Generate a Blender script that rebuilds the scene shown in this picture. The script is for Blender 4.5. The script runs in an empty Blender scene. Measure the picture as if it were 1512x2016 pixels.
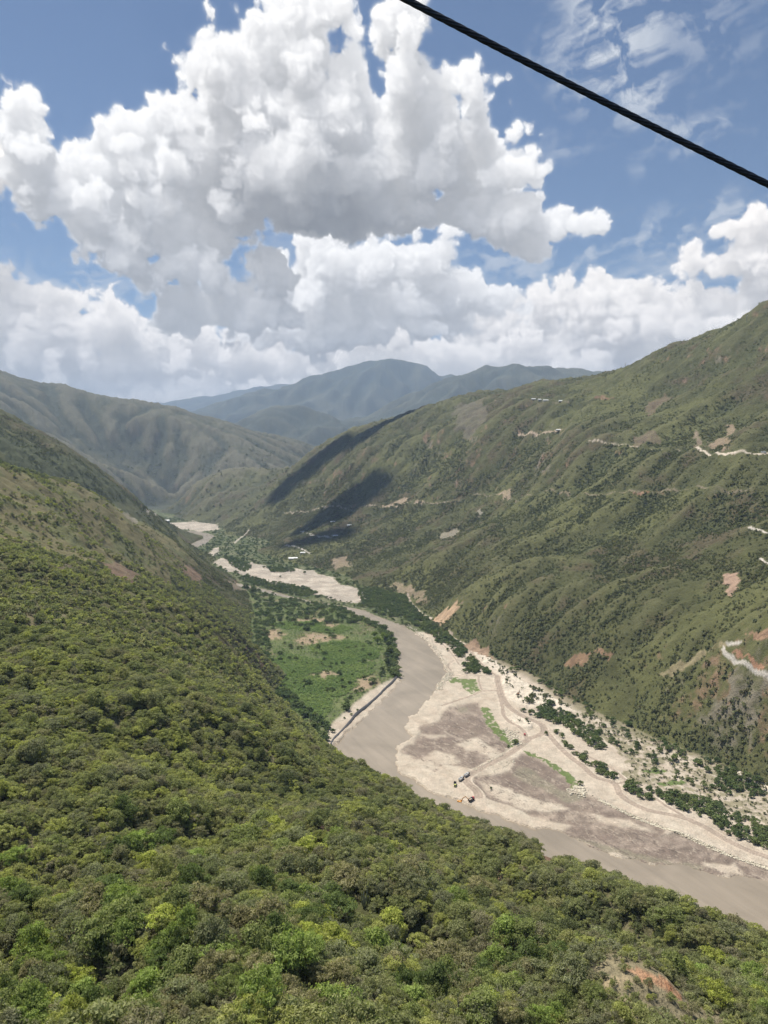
import bpy, math, random, time
import numpy as np
T0=time.time()
R=math.radians
scn=bpy.context.scene
# ------------------------------------------------ camera, light, exposure
HC=330.0; PITCH=4.8; F=1514.0
cam_d=bpy.data.cameras.new("camera"); cam=bpy.data.objects.new("camera",cam_d); scn.collection.objects.link(cam)
cam.location=(0,0,HC); cam.rotation_euler=(R(90-PITCH),0,0)
cam_d.sensor_fit='VERTICAL'; cam_d.sensor_height=24; cam_d.lens=24*F/2016; cam_d.clip_start=.3; cam_d.clip_end=200000
scn.camera=cam
SUN_EL,SUN_AZ=67.0,-46.0      # azimuth measured from +Y (view direction) towards +X
sun_d=bpy.data.lights.new("sun",'SUN'); sun_d.energy=4.6; sun_d.angle=R(.53); sun_d.color=(1,.94,.84)
sun=bpy.data.objects.new("sun",sun_d); scn.collection.objects.link(sun)
S=np.array([math.sin(R(SUN_AZ))*math.cos(R(SUN_EL)),math.cos(R(SUN_AZ))*math.cos(R(SUN_EL)),math.sin(R(SUN_EL))])
from mathutils import Vector
sun.rotation_euler=Vector(S).to_track_quat('Z','Y').to_euler()
wd=bpy.data.worlds.new("World"); scn.world=wd; wd.use_nodes=True
nt=wd.node_tree; nt.nodes.clear()
sky=nt.nodes.new('ShaderNodeTexSky'); sky.sky_type='NISHITA'; sky.sun_disc=False
sky.sun_elevation=R(SUN_EL); sky.sun_rotation=R(SUN_AZ); sky.altitude=1800; sky.air_density=1.0; sky.dust_density=.3; sky.ozone_density=2.2
bg=nt.nodes.new('ShaderNodeBackground'); bg.inputs[1].default_value=.062
wo=nt.nodes.new('ShaderNodeOutputWorld'); nt.links.new(sky.outputs[0],bg.inputs[0]); nt.links.new(bg.outputs[0],wo.inputs[0])
scn.view_settings.view_transform='Standard'; scn.view_settings.look='None'; scn.view_settings.exposure=0.60; scn.view_settings.gamma=1; scn.view_settings.use_curve_mapping=False
scn.cycles.max_bounces=6; scn.cycles.diffuse_bounces=2; scn.cycles.glossy_bounces=2; scn.cycles.transparent_max_bounces=12; scn.cycles.volume_bounces=0
scn.cycles.sample_clamp_indirect=4.0
ERO=6;GQ=1.0;ERW=.33;HAZE=5.3e-5;VD=lambda n:n;CSTEP=.06;CLS=.73
CS=(1.0,.955,.885);CA_=(.10,.11,.13);CB_=(.175,.178,.19);WC=(.66,.69,.73);DS=2.3;DK=.990

TH=math.radians(PITCH); CT,ST=math.cos(TH),math.sin(TH)
def kk(v): return ((v-1008)/F)*CT+ST
def P(u,v,D):
    b=(v-1008)/F
    return ((u-756)/F*D, D*(CT-b*ST), HC-D*(b*CT+ST))
def G(u,v,z=0.0):
    return P(u,v,(HC-z)/kk(v))
ctrl=[]
def a(l):
    for t in l:
        p=P(*t);ctrl.append((p[0],p[1],p[2]-(3.5 if 150<t[2]<650 else 0)))
def w(l):
    for t in l: ctrl.append(t)
left_foot=[(480,1160),(500,1190),(500,1240),(510,1300),(545,1370),(600,1420),(640,1470)]
left_foot_w=[(-62,830),(0,720),(60,640),(130,575),(200,520),(290,450),(420,380),(600,300)]
up_foot=[(420,1120),(370,1090),(330,1050),(300,1020),(288,1000)]
right_foot=[(1700,1640),(1512,1560),(1400,1500),(1250,1440),(1150,1395),(1060,1340),(1000,1312),(950,1285),(900,1262),(860,1230),(820,1200),(790,1175),(720,1160),(640,1125),(560,1110),(500,1085),(450,1055),(410,1032),(345,1014)]
for u,v in left_foot+up_foot+right_foot: ctrl.append(G(u,v))
w([(x,y,0.0) for x,y in left_foot_w])
for u,v in [(600,1160),(600,1250),(680,1350),(760,1250),(720,1420),(850,1400),(950,1500),(1100,1500),(1250,1600),(1400,1650),(1600,1750),(700,1180),(560,1140),(460,1115),(400,1075),(360,1045),(325,1022)]:
    x,y,_=G(u,v); ctrl.append((x,y,-26.0))
for x,y in [(60,700),(200,600),(350,480),(500,380),(-20,850)]: ctrl.append((x,y,-26.0))
a([(0,2016,105),(400,2016,110),(756,2016,125),(1100,2016,140),(1512,2016,150),
(0,1850,135),(400,1850,140),(756,1850,160),(1000,1860,190),(1290,1888,168),(1230,1950,150),(1400,1950,160),(1330,1850,235),
(0,1700,185),(400,1700,195),(756,1700,225),(1000,1720,270),(1060,1672,335),(1200,1735,315),(1400,1805,255),(1512,1868,240),
(900,1628,375),(750,1555,420),(655,1485,480),
(0,1550,240),(300,1550,260),(550,1550,330),
(0,1400,310),(300,1400,350),(500,1400,500),(590,1440,620),
(0,1250,430),(200,1250,480),(400,1250,740),(470,1250,1050),
(0,1110,620),(150,1150,700),(300,1150,980),(400,1170,1350),
(0,922,1050),(100,957,1130),(200,985,1400),(0,1040,830),(200,1060,1150),(300,1060,1550),(255,1014,1700),(300,1045,2000),(380,1085,1850),(430,1125,1850),
(0,840,1900),(50,870,1950),(116,886,2000),(194,923,2200),(255,970,2450),(296,1014,2800),
(0,735,5500),(100,758,5500),(200,788,5400),(300,825,5200),(400,872,5000),(480,915,4800),(555,952,4700),
(150,880,4300),(250,930,4400),(350,960,4500),(0,820,4300),
(370,958,3800),(410,935,3850),(450,922,3900),(500,924,3850),(540,948,3650),(440,960,3650),(400,985,3550),
(560,930,3500),(600,895,3450),(660,855,3400),(740,835,3400),(830,815,3500),
(700,900,2900),(800,950,2550),(900,1000,2200),(1000,1000,1950),(700,1050,2350),(600,1000,2900),(850,1100,1750),
(900,1180,1420),(1000,1200,1260),(1100,1100,1400),(1200,1200,1090),(1300,1300,950),(1400,1400,840),(1512,1300,820),(1512,1100,1000),(1512,890,1350),
(1300,890,1550),(1100,890,1900),(950,850,2400),(1300,1100,1230),(1300,1000,1400),(1100,1000,1700),(1512,750,1700),(1300,780,2000),(1400,850,1620),
(1512,608,2050),(1460,645,2200),(1400,665,2250),(1300,700,2400),(1200,742,2600),(1100,755,2800),(1000,762,2950),(930,780,2950),(860,800,3000),
(430,873,6500),(500,878,6400),(600,880,6400),(680,905,6500),
(300,860,12000),(340,825,13000),(420,800,13500),(500,775,13500),(600,755,13500),(700,730,13500),(780,716,13500),(830,730,13500),(890,748,13500),
(700,842,9500),(760,805,9800),(850,770,10000),(900,750,10000),(970,726,10000),(1000,736,10000),(1060,734,10000),(1150,745,10000),(1300,760,10000),(1500,760,10000),
(480,840,8500),(600,800,9500),(620,850,8300),(560,870,8000),
(230,796,21000),(320,792,21000),(450,775,21000),(560,760,21000),(700,790,21000),(900,800,21000),(1200,810,21000),(100,800,21000),(-200,800,21000)])
w([(-75,70,262),(-20,88,246),(40,90,236),(90,60,226),(-150,90,275),(130,60,205),(400,100,60),(900,150,20),(-724,1445,225),(-693,1600,190),(-661,1800,140),(-620,2300,60),(-1150,1350,340),(-1200,1000,440),(-1500,2100,560),(-500,150,420),(-400,-100,420),(-4500,5500,1200),(-2500,3600,500),(-4000,3000,900),
(-1100,4450,-20),(-850,4350,-10),(-560,4400,10),(-1500,4650,10),(-350,4700,40),(-1500,3300,200),
(1500,2800,720),(1700,1300,720),(1500,700,500),(800,550,160),(620,620,60),(700,450,30),(900,900,330),(800,3700,450),(200,4300,330),(1500,3800,650),(3000,2500,900),(3500,5000,700),
(-300,5200,120),(500,5500,200),(-300,7200,150),(1500,7500,250),(-2500,8000,300),(-1500,10500,250),(1000,11500,300),(-6000,12000,600),(6000,12000,600),
(-3000,17000,400),(3000,17000,500),(0,22000,500),(-16000,16000,500),(16000,16000,500)])
C=np.array(ctrl)
def lp(x,y):
    r=np.hypot(x,y)+1e-6
    return np.arctan2(x,y), np.log(np.maximum(r,20.0))
def smooth(e0,e1,x):
    t=np.clip((x-e0)/(e1-e0),0,1); return t*t*(3-2*t)
# --- lattice gradient noise, vectorised
def _h(ix,iy,s):
    n=(ix.astype(np.int64)*374761393+iy.astype(np.int64)*668265263+s*974634777)&0xffffffff
    n=((n^(n>>13))*1274126177)&0xffffffff
    return (n^(n>>16))&0xffffffff
def noise(x,y,s=0):
    x0=np.floor(x);y0=np.floor(y);fx=(x-x0).astype(np.float32);fy=(y-y0).astype(np.float32)
    ux=fx*fx*fx*(fx*(fx*6-15)+10);uy=fy*fy*fy*(fy*(fy*6-15)+10)
    def g(dx,dy):
        an=_h(x0+dx if 0 else (x0+dx),y0+dy,s).astype(np.float32)*(2*np.pi/4294967296.0)
        return np.cos(an)*(fx-dx)+np.sin(an)*(fy-dy)
    n00=g(0,0);n10=g(1,0);n01=g(0,1);n11=g(1,1)
    return 1.5*((n00+(n10-n00)*ux)*(1-uy)+(n01+(n11-n01)*ux)*uy)
def fbm(x,y,o=4,s=0,g=.5,l=2.03):
    t=0;a_=1;
    for i in range(o):
        t=t+a_*noise(x,y,s+i*17);x=x*l+13.7;y=y*l-7.1;a_*=g
    return t
def ridged(x,y,o=4,s=0,g=.5):
    t=0;a_=1;n_=0
    for i in range(o):
        t=t+a_*(1-np.abs(noise(x,y,s+i*31))*1.6);n_+=a_;x=x*2.05+5.3;y=y*2.05+9.1;a_*=g
    return t/n_
DL=math.radians(0.25)
TA0,TA1=-1.10,1.10
LR0,LR1=math.log(35.0),math.log(29000.0)
def base_grid():
    nt=int((TA1-TA0)/DL)+1; nr=int((LR1-LR0)/DL)+1
    # coarse RBF
    ct,cr=lp(C[:,0],C[:,1]); q=C[:,2]/np.exp(cr)
    pts=np.stack([ct,cr],1)
    n=len(pts)
    def phi(d2): return 0.5*d2*np.log(d2+1e-12)
    d2=((pts[:,None]-pts[None])**2).sum(-1)
    A=np.zeros((n+3,n+3));A[:n,:n]=phi(d2)+np.eye(n)*2e-5
    A[:n,n]=1;A[:n,n+1:]=pts;A[n,:n]=1;A[n+1:,:n]=pts.T
    sol=np.linalg.solve(A,np.r_[q,0,0,0])
    k=4
    tc=TA0+np.arange(0,nt+k,k)*DL; rc=LR0+np.arange(0,nr+k,k)*DL
    T,R=np.meshgrid(tc,rc); X=np.stack([T.ravel(),R.ravel()],1)
    out=np.zeros(len(X))
    for i in range(0,len(X),20000):
        d=((X[i:i+20000,None]-pts[None])**2).sum(-1)
        out[i:i+20000]=phi(d)@sol[:n]+sol[n]+X[i:i+20000]@sol[n+1:]
    Q=out.reshape(T.shape)
    tt=TA0+np.arange(nt)*DL; rr=LR0+np.arange(nr)*DL
    Q=up(Q,np.arange(nr)/k,np.arange(nt)/k)
    return tt,rr,Q*np.exp(rr)[:,None]
def wmat(n,f):
    i=np.floor(f).astype(int); t=f-i
    W=[(-.5*t+t*t-.5*t**3),(1-2.5*t*t+1.5*t**3),(.5*t+2*t*t-1.5*t**3),(-.5*t*t+.5*t**3)]
    return [np.clip(i+j-1,0,n-1) for j in range(4)],W
def up(Q,fr,fc):
    I,W=wmat(Q.shape[0],fr); M=sum(Q[I[j]]*W[j][:,None] for j in range(4))
    I,W=wmat(Q.shape[1],fc); return sum(M[:,I[j]]*W[j][None] for j in range(4))
def erode(Z,rr,iters=14,N=60000,steps=70,seed=3):
    rng=np.random.default_rng(seed); nr,nt=Z.shape
    cell=np.exp(rr)*DL
    h=Z/cell[:,None]     # local units; treat as slopes in cells (approx)
    rowcell=cell
    for it in range(iters):
        px=rng.uniform(2,nt-3,N);py=rng.uniform(2,nr-3,N)
        dx=np.zeros(N);dy=np.zeros(N);vel=np.ones(N);wat=np.ones(N);sed=np.zeros(N);alive=np.ones(N,bool)
        for s in range(steps):
            ix=px.astype(int);iy=py.astype(int);fx=px-ix;fy=py-iy
            c=rowcell[iy]
            z00=Z[iy,ix];z10=Z[iy,ix+1];z01=Z[iy+1,ix];z11=Z[iy+1,ix+1]
            gx=((z10-z00)*(1-fy)+(z11-z01)*fy)/c; gy=((z01-z00)*(1-fx)+(z11-z10)*fx)/c
            hh=z00*(1-fx)*(1-fy)+z10*fx*(1-fy)+z01*(1-fx)*fy+z11*fx*fy
            dx=dx*.08-gx*.92;dy=dy*.08-gy*.92
            L=np.hypot(dx,dy)+1e-9;dx/=L;dy/=L
            nx=px+dx;ny=py+dy
            ok=alive&(nx>1)&(nx<nt-3)&(ny>1)&(ny<nr-3)&(hh>-3)
            nx=np.where(ok,nx,px);ny=np.where(ok,ny,py)
            jx=nx.astype(int);jy=ny.astype(int);ex=nx-jx;ey=ny-jy
            h2=Z[jy,jx]*(1-ex)*(1-ey)+Z[jy,jx+1]*ex*(1-ey)+Z[jy+1,jx]*(1-ex)*ey+Z[jy+1,jx+1]*ex*ey
            dh=(h2-hh)/c
            cap=np.maximum(-dh,.01)*vel*wat*2.0
            dep=np.where(dh>0,np.minimum(dh,sed),(sed-cap)*.2*(sed>cap))
            ero=np.where((dh<=0)&(sed<=cap),np.minimum((cap-sed)*.12,-dh*.5),0)
            am=(dep-ero)*ok
            sed=sed-am
            amz=am*c
            np.add.at(Z,(iy,ix),amz*(1-fx)*(1-fy));np.add.at(Z,(iy,ix+1),amz*fx*(1-fy))
            np.add.at(Z,(iy+1,ix),amz*(1-fx)*fy);np.add.at(Z,(iy+1,ix+1),amz*fx*fy)
            vel=np.sqrt(np.maximum(vel*vel-dh*2.0,.05)).clip(0,3);wat*=.985
            px,py=nx,ny;alive=ok
    return Z
# ------------------------------------------------ helpers
def mesh_np(name,V,Fq,smooth_=True,attrs=None,colors=None):
    V=np.asarray(V,np.float32);Fq=np.asarray(Fq,np.int32)
    me=bpy.data.meshes.new(name);k=Fq.shape[1]
    me.vertices.add(len(V));me.vertices.foreach_set('co',V.ravel())
    me.loops.add(Fq.size);me.loops.foreach_set('vertex_index',Fq.ravel())
    me.polygons.add(len(Fq));me.polygons.foreach_set('loop_start',np.arange(len(Fq),dtype=np.int32)*k)
    me.polygons.foreach_set('loop_total',np.full(len(Fq),k,np.int32))
    if smooth_: me.polygons.foreach_set('use_smooth',np.ones(len(Fq),bool))
    for n_,a_ in (attrs or {}).items():
        at=me.attributes.new(n_,'FLOAT','POINT');at.data.foreach_set('value',np.asarray(a_,np.float32).ravel())
    for n_,a_ in (colors or {}).items():
        at=me.attributes.new(n_,'FLOAT_COLOR','POINT')
        c=np.ones((len(V),4),np.float32);c[:,:a_.shape[1]]=a_;at.data.foreach_set('color',c.ravel())
    me.update(calc_edges=True);return me
def link(name,me,mat=None,parent=None,**props):
    o=bpy.data.objects.new(name,me);scn.collection.objects.link(o)
    if mat is not None and me is not None and not me.materials: me.materials.append(mat)
    if parent is not None:o.parent=parent
    for k_,v_ in props.items():o[k_]=v_
    return o
def grid_faces(nr,nc):
    i=np.arange(nr-1)[:,None]*nc+np.arange(nc-1)[None]
    return np.stack([i,i+1,i+nc+1,i+nc],-1).reshape(-1,4)[:, ::-1]
class M_:
    def __init__(s,name):
        s.m=bpy.data.materials.new(name);s.m.use_nodes=True;s.t=s.m.node_tree;s.b=s.t.nodes['Principled BSDF'];s.o=s.t.nodes['Material Output']
    def n(s,ty,ins=None,**kw):
        nd=s.t.nodes.new(ty)
        for k,v in kw.items():setattr(nd,k,v)
        for k,v in (ins or {}).items():s.set(nd.inputs[k],v)
        return nd
    def set(s,inp,v):
        if hasattr(v,'is_output') or isinstance(v,bpy.types.NodeSocket):s.t.links.new(v,inp)
        else:inp.default_value=v
    def ramp(s,fac,stops,interp='LINEAR'):
        nd=s.t.nodes.new('ShaderNodeValToRGB');e=nd.color_ramp.elements;nd.color_ramp.interpolation=interp
        while len(e)<len(stops):e.new(.5)
        for i,(p,c) in enumerate(stops):e[i].position=p;e[i].color=(*c,1)
        s.t.links.new(fac,nd.inputs[0]);return nd.outputs[0]
    def mul(s,a,b,f=1.0,mode='MULTIPLY'):
        nd=s.t.nodes.new('ShaderNodeMix');nd.data_type='RGBA';nd.blend_type=mode
        s.set(nd.inputs[0],f);s.set(nd.inputs[6],a);s.set(nd.inputs[7],b);return nd.outputs[2]
    def math(s,op,a,b=0.0,clamp=False):
        nd=s.t.nodes.new('ShaderNodeMath');nd.operation=op;nd.use_clamp=clamp;s.set(nd.inputs[0],a);s.set(nd.inputs[1],b);return nd.outputs[0]
def plain(name,col,rough=.6,metal=0.0,var=.12,scale=3.0):
    m=M_(name);tc=m.n('ShaderNodeTexCoord');nz=m.n('ShaderNodeTexNoise',{'Vector':tc.outputs['Object'],'Scale':scale,'Detail':5.0})
    c=m.ramp(nz.outputs[0],[(.3,tuple(x*(1-var*1.6) for x in col)),(.7,tuple(min(1,x*(1+var)) for x in col))])
    m.set(m.b.inputs['Base Color'],c);m.b.inputs['Roughness'].default_value=rough;m.b.inputs['Metallic'].default_value=metal;return m.m
# ------------------------------------------------ terrain heights
def pip(px,py,poly):
    px=np.asarray(px);py=np.asarray(py);ins=np.zeros(px.shape,bool);n=len(poly)
    for i in range(n):
        x1,y1=poly[i];x2,y2=poly[(i+1)%n]
        if y1==y2:continue
        c=((y1>py)!=(y2>py))&(px<(x2-x1)*(py-y1)/(y2-y1)+x1);ins^=c
    return ins
def wpoly(l): return [G(u,v)[:2] for u,v in l]
river_up=[(330,1048),(350,1043),(385,1046),(410,1050),(424,1055),(407,1070),(388,1078),(372,1083),(360,1092),(352,1100),(380,1120),(430,1140),(482,1151)]
east=[(522,1160),(563,1171),(605,1182),(647,1189),(674,1193),(716,1201),(758,1219),(799,1233),(841,1264),(863,1294),(880,1326),(869,1340),(859,1352),(855,1366),(837,1382),(827,1400),(806,1411),(796,1433),(814,1452),(790,1464),(782,1470),(779,1490),(782,1512),(790,1524),(815,1535),(848,1563),(880,1568),(906,1580),(954,1599),(1009,1617),(1057,1633),(1085,1633),(1106,1640),(1173,1672),(1240,1693),(1299,1702),(1355,1705),(1396,1722),(1426,1726),(1470,1729),(1512,1735),(1600,1745),(1760,1770),(2000,1800)]
west=[(2100,2150),(1700,1980),(1512,1900),(1300,1830),(1100,1745),(900,1670),(760,1600),(690,1545),(652,1490),(652,1475),(669,1458),(697,1431),(730,1403),(769,1364),(788,1339),(784,1308),(780,1281),(777,1256),(758,1236),(716,1217),(686,1203),(658,1192),(619,1189),(572,1179),(522,1169),(480,1158),(430,1152),(370,1130),(340,1105),(345,1085),(350,1065)]
RIVER=wpoly(river_up+east+west)
def in_poly(X,Y,poly,amp=3.0,wl=18.0,seed=0):
    """soft-edged polygon test, outline roughened by metre-scale noise"""
    poly=np.array(poly);x0,y0=poly.min(0)-amp*2;x1,y1=poly.max(0)+amp*2
    m=(X>x0)&(X<x1)&(Y>y0)&(Y<y1);out=np.zeros(X.shape,bool)
    if not m.any():return out
    xs,ys=X[m],Y[m]
    if amp>0:
        nx=fbm(xs/wl,ys/wl,4,seed+1,.6);ny=fbm(xs/wl+31,ys/wl+7,4,seed+2,.6);xs,ys=xs+nx*amp,ys+ny*amp
    out[m]=pip(xs,ys,poly);return out
tt,rr,Z0=base_grid()
TT,RR=np.meshgrid(tt,rr);rad=np.exp(RR);GX=np.sin(TT)*rad;GY=np.cos(TT)*rad
Z0=np.clip(Z0,-.05*rad,2600);_k=int((math.log(88)-LR0)/DL);Z0[:_k]=Z0[_k]
hgt=smooth(0,120,Z0)
# spurs that run down from the crest of the right-hand massif, generic relief elsewhere
ax=np.array([-.31,.95]);al=GX*ax[0]+GY*ax[1];ac=GX*ax[1]-GY*ax[0]
wx=fbm(GX/420,GY/420,4,5)*190
right=smooth(-100,150,GX+0.35*(GY-900)*(GY<2600)-(.35*1700)*(GY>=2600)*0)*(GY>600)
sp=1-np.abs(noise((al+wx+ac*.25)/350,ac/1500+3,11))*1.9
sp2=1-np.abs(noise((al+wx*.6+ac*.2)/130,ac/500+9,12))*1.8
gen=ridged(GX/700+wx/900,GY/700,5,40,.5)-.55
gen2=ridged(GX/160+wx/200,GY/160,4,60,.5)-.5
near=smooth(700,250,rad)
big=smooth(3500,12000,rad)
Z1=Z0+hgt*(1-near)*(right*(sp*19+sp2*5-11)*smooth(450,900,rad)*smooth(4200,3000,rad)+gen*(35+big*260)+gen2*(10+big*30))
Z1+=near*smooth(0,25,Z0)*(fbm(GX/70,GY/70,3,70)*5+ (ridged(GX/110,GY/110,3,77)-.70)*15-1.5)+near*smooth(0,25,Z0)*smooth(120,260,rad)*(.24-np.abs(noise((GX*.8+GY*.6)/95,(GX*.6-GY*.8)/380,79)))*16
Ze=erode(Z1.copy(),rr,iters=ERO)
for _ in range(2):
    Ze[1:-1]=(Ze[:-2]+2*Ze[1:-1]+Ze[2:])/4;Ze[:,1:-1]=(Ze[:,:-2]+2*Ze[:,1:-1]+Ze[:,2:])/4
Z1=Z1+(Ze-Z1)*smooth(400,800,rad)*(ERW+.55*smooth(3200,4300,rad))
Zb=Z1.copy()
for _ in range(14):
    Zb[1:-1]=(Zb[:-2]+2*Zb[1:-1]+Zb[2:])/4;Zb[:,1:-1]=(Zb[:,:-2]+2*Zb[:,1:-1]+Zb[:,2:])/4
CO=(Zb-Z1)/(rad*DL)          # hollows positive, crests negative
# ------------------------------------------------ render grid (finer where the picture needs it)
f_r=[40.0]
while f_r[-1]<22000:
    r_=f_r[-1]
    if r_<450:s_=max(.5,.010*r_)
    elif r_<3600:s_=min(max(r_*r_*2.9e-6,.0022*r_*0.6),.0030*r_)
    else:s_=.0042*r_
    f_r.append(r_+s_*GQ)
f_r=np.array(f_r)
ft=np.concatenate([np.arange(-62,-33,.5),np.arange(-33,33,.085*GQ),np.arange(33,62.1,.5)])*math.pi/180
Zf=up(Z1,(np.log(f_r)-LR0)/DL,(ft-TA0)/DL)
FT,FR=np.meshgrid(ft,f_r);FX=np.sin(FT)*FR;FY=np.cos(FT)*FR
print('grid',Zf.shape,time.time()-T0)
conc=np.clip(up(CO,(np.log(f_r)-LR0)/DL,(ft-TA0)/DL)*1.6,-1,1)
KX,KY=P(1305,1893,160)[:2];KX+=1.0;KY+=1.5;kd_=np.hypot((FX-KX)/1.15,FY-KY);Zf=Zf+4.2*np.exp(-(kd_/11)**2)-2.0*np.exp(-(kd_/26)**2)
lim=smooth(0,30,Zf)
Zf=Zf+lim*(fbm(FX/24,FY/24,3,90,.55)*np.clip(FR*.0016,.8,6)+(FR>1500)*(ridged(FX/60,FY/60,3,95)-.5)*np.clip(FR*.003,0,14))
# valley floor
flr=FR<4200
riv=np.zeros(Zf.shape,bool);riv[flr]=in_poly(FX[flr],FY[flr],RIVER,3.2,16,3)
fz=1.3+fbm(FX/45,FY/45,4,120,.55)*.8+smooth(-26,0,Zf)*1.5
M1=wpoly([(888,1394),(911,1389),(943,1385),(948,1397),(962,1431),(992,1448),(1006,1473),(990,1487),(962,1501),(934,1518),(911,1512),(869,1508),(853,1524),(835,1512),(818,1499),(790,1478),(800,1468),(818,1468),(823,1455),(828,1431),(862,1425),(875,1408)])
M2=wpoly([(933,1535),(954,1530),(991,1525),(1009,1519),(1009,1498),(1031,1485),(1052,1490),(1080,1508),(1120,1530),(1129,1551),(1123,1563),(1181,1576),(1218,1594),(1264,1615),(1316,1634),(1303,1649),(1334,1643),(1386,1664),(1447,1689),(1487,1700),(1530,1716),(1530,1745),(1470,1730),(1396,1724),(1299,1704),(1240,1695),(1173,1674),(1106,1641),(1125,1628),(1084,1615),(1044,1610),(1017,1593),(972,1577),(951,1562),(930,1543)])
BARS=[wpoly(p) for p in [
 [(825,1449),(876,1447),(884,1452),(850,1455)],
 [(895,1466),(939,1453),(965,1470),(990,1487),(971,1497),(939,1481),(912,1476)],
 [(818,1499),(856,1479),(888,1486),(906,1503),(888,1508),(866,1507),(853,1524),(835,1512)],
 [(940,1537),(991,1549),(1031,1568),(1100,1586),(1125,1594),(1080,1600),(1030,1596),(985,1578),(955,1558)],
 [(1196,1612),(1239,1617),(1273,1632),(1294,1642),(1255,1634),(1218,1627)],
 [(1376,1697),(1400,1711),(1418,1721),(1467,1723),(1452,1710),(1446,1700),(1436,1710),(1408,1702)],
 [(1178,1675),(1212,1683),(1250,1689),(1215,1687)],[(1150,1600),(1200,1612),(1230,1630),(1190,1622)]]]
SHAL=[wpoly(p) for p in [[(1007,1527),(1023,1507),(1052,1517),(1065,1530),(1100,1554),(1130,1564),(1160,1570),(1120,1582),(1090,1564),(1040,1542)],
 [(898,1392),(920,1392),(921,1402),(905,1404)],[(1110,1648),(1200,1665),(1290,1690),(1380,1705),(1380,1716),(1299,1700),(1240,1690),(1173,1670)]]]
ROADS=[([(978,1333),(983,1357),(992,1381),(1008,1399),(1031,1413),(1062,1427),(1071,1438),(1066,1448),(1043,1457),(1022,1473),(999,1489),(962,1508),(934,1523),(918,1535),(923,1547),(934,1556),(941,1565),(943,1572)],4.2),
 ([(980,1362),(989,1394),(992,1411),(1004,1424),(1022,1434),(1033,1445),(1036,1457)],2.4),
 ([(883,1332),(916,1331),(962,1332),(978,1333)],1.8),([(918,1301),(893,1302),(882,1313),(888,1323),(883,1332)],1.6),
 ([(870,1392),(890,1385),(930,1371),(950,1363),(980,1362)],2.2),([(943,1334),(943,1345),(948,1360)],1.5),
 ([(1071,1438),(1081,1450),(1101,1473),(1124,1494),(1150,1514),(1172,1533),(1209,1545),(1221,1567),(1245,1585),(1282,1600),(1340,1612),(1386,1631),(1432,1658),(1478,1680),(1512,1692),(1600,1730),(1760,1790)],3.4),
 ([(1130,1480),(1193,1509),(1221,1530),(1232,1541),(1215,1546)],2.0),([(1258,1556),(1288,1573),(1313,1591),(1343,1608)],1.8),
 ([(799,1168),(808,1186),(820,1200),(830,1210),(869,1231),(881,1245),(893,1259),(909,1268),(927,1286),(948,1309),(976,1332)],2.0),
 ([(870,1268),(890,1290),(905,1312)],1.3)]
PILE=wpoly([(925,1283),(950,1291),(980,1310),(1008,1329),(1031,1346),(1055,1360),(1101,1384),(1134,1406),(1101,1403),(1066,1390),(1055,1399),(1020,1390),(992,1378),(985,1348),(971,1323)])
PILE2=[wpoly(p) for p in [[(1420,1475),(1460,1456),(1512,1462),(1600,1490),(1600,1600),(1500,1560),(1450,1540),(1450,1520),(1512,1500),(1440,1490)],[(1010,1400),(1060,1425),(1040,1440),(1000,1420)]]]
GRASS=[wpoly(p) for p in [[(900,1337),(939,1339),(948,1360),(930,1371),(916,1360)],[(946,1393),(962,1395),(976,1422),(994,1445),(1006,1462),(1022,1470),(1006,1474),(978,1448),(960,1431)],
 [(1262,1521),(1294,1514),(1314,1521),(1294,1528)],[(1028,1481),(1044,1481),(1072,1497),(1099,1511),(1130,1531),(1145,1555),(1126,1556),(1112,1530),(1060,1496)],[(1290,1545),(1340,1538),(1355,1545),(1310,1552)],[(884,1336),(900,1335),(905,1345),(886,1347)]]]
FIELD=wpoly([(480,1158),(522,1171),(572,1181),(619,1191),(658,1195),(686,1206),(716,1220),(758,1238),(777,1256),(780,1281),(784,1308),(786,1336),(770,1341),(747,1351),(722,1369),(674,1410),(650,1436),(640,1470),(580,1440),(480,1300),(440,1180)])
BEACH=wpoly([(786,1336),(770,1339),(747,1350),(722,1367),(674,1408),(647,1433),(645,1478),(655,1480),(700,1430),(735,1404),(790,1342)])
CLEAR=[wpoly(p) for p in [[(513,1243),(545,1239),(556,1250),(552,1262),(513,1263)],[(586,1262),(610,1248),(650,1250),(692,1257),(650,1262),(615,1272),(590,1272)],[(632,1230),(668,1228),(655,1240)],[(565,1222),(640,1216),(660,1225),(610,1228)],[(614,1330),(640,1322),(660,1330),(640,1342)],[(700,1342),(735,1330),(742,1350),(712,1362)]]]
LUSH=[wpoly(p) for p in [[(510,1318),(560,1290),(620,1300),(690,1290),(740,1310),(720,1340),(660,1380),(640,1420),(590,1410),(530,1360)],[(520,1230),(620,1222),(700,1240),(660,1250),(560,1240)],[(600,1275),(690,1262),(750,1280),(740,1300),(640,1298)]]]
UPS=[wpoly(p) for p in [[(417,1106),(439,1100),(470,1112),(486,1120),(490,1108),(537,1117),(577,1121),(614,1125),(650,1139),(679,1154),(728,1176),(715,1187),(668,1186),(614,1168),(577,1157),(505,1146),(475,1132),(446,1125)],
 [(305,1024),(330,1030),(380,1028),(434,1034),(432,1044),(395,1048),(370,1043),(350,1043),(322,1044)],[(408,1093),(425,1078),(434,1078),(424,1096)],[(340,1060),(352,1062),(368,1066),(362,1080),(350,1082)]]]
def poly_cast(l,z=None): return [cast(u,v)[:2] for u,v in l]
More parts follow.
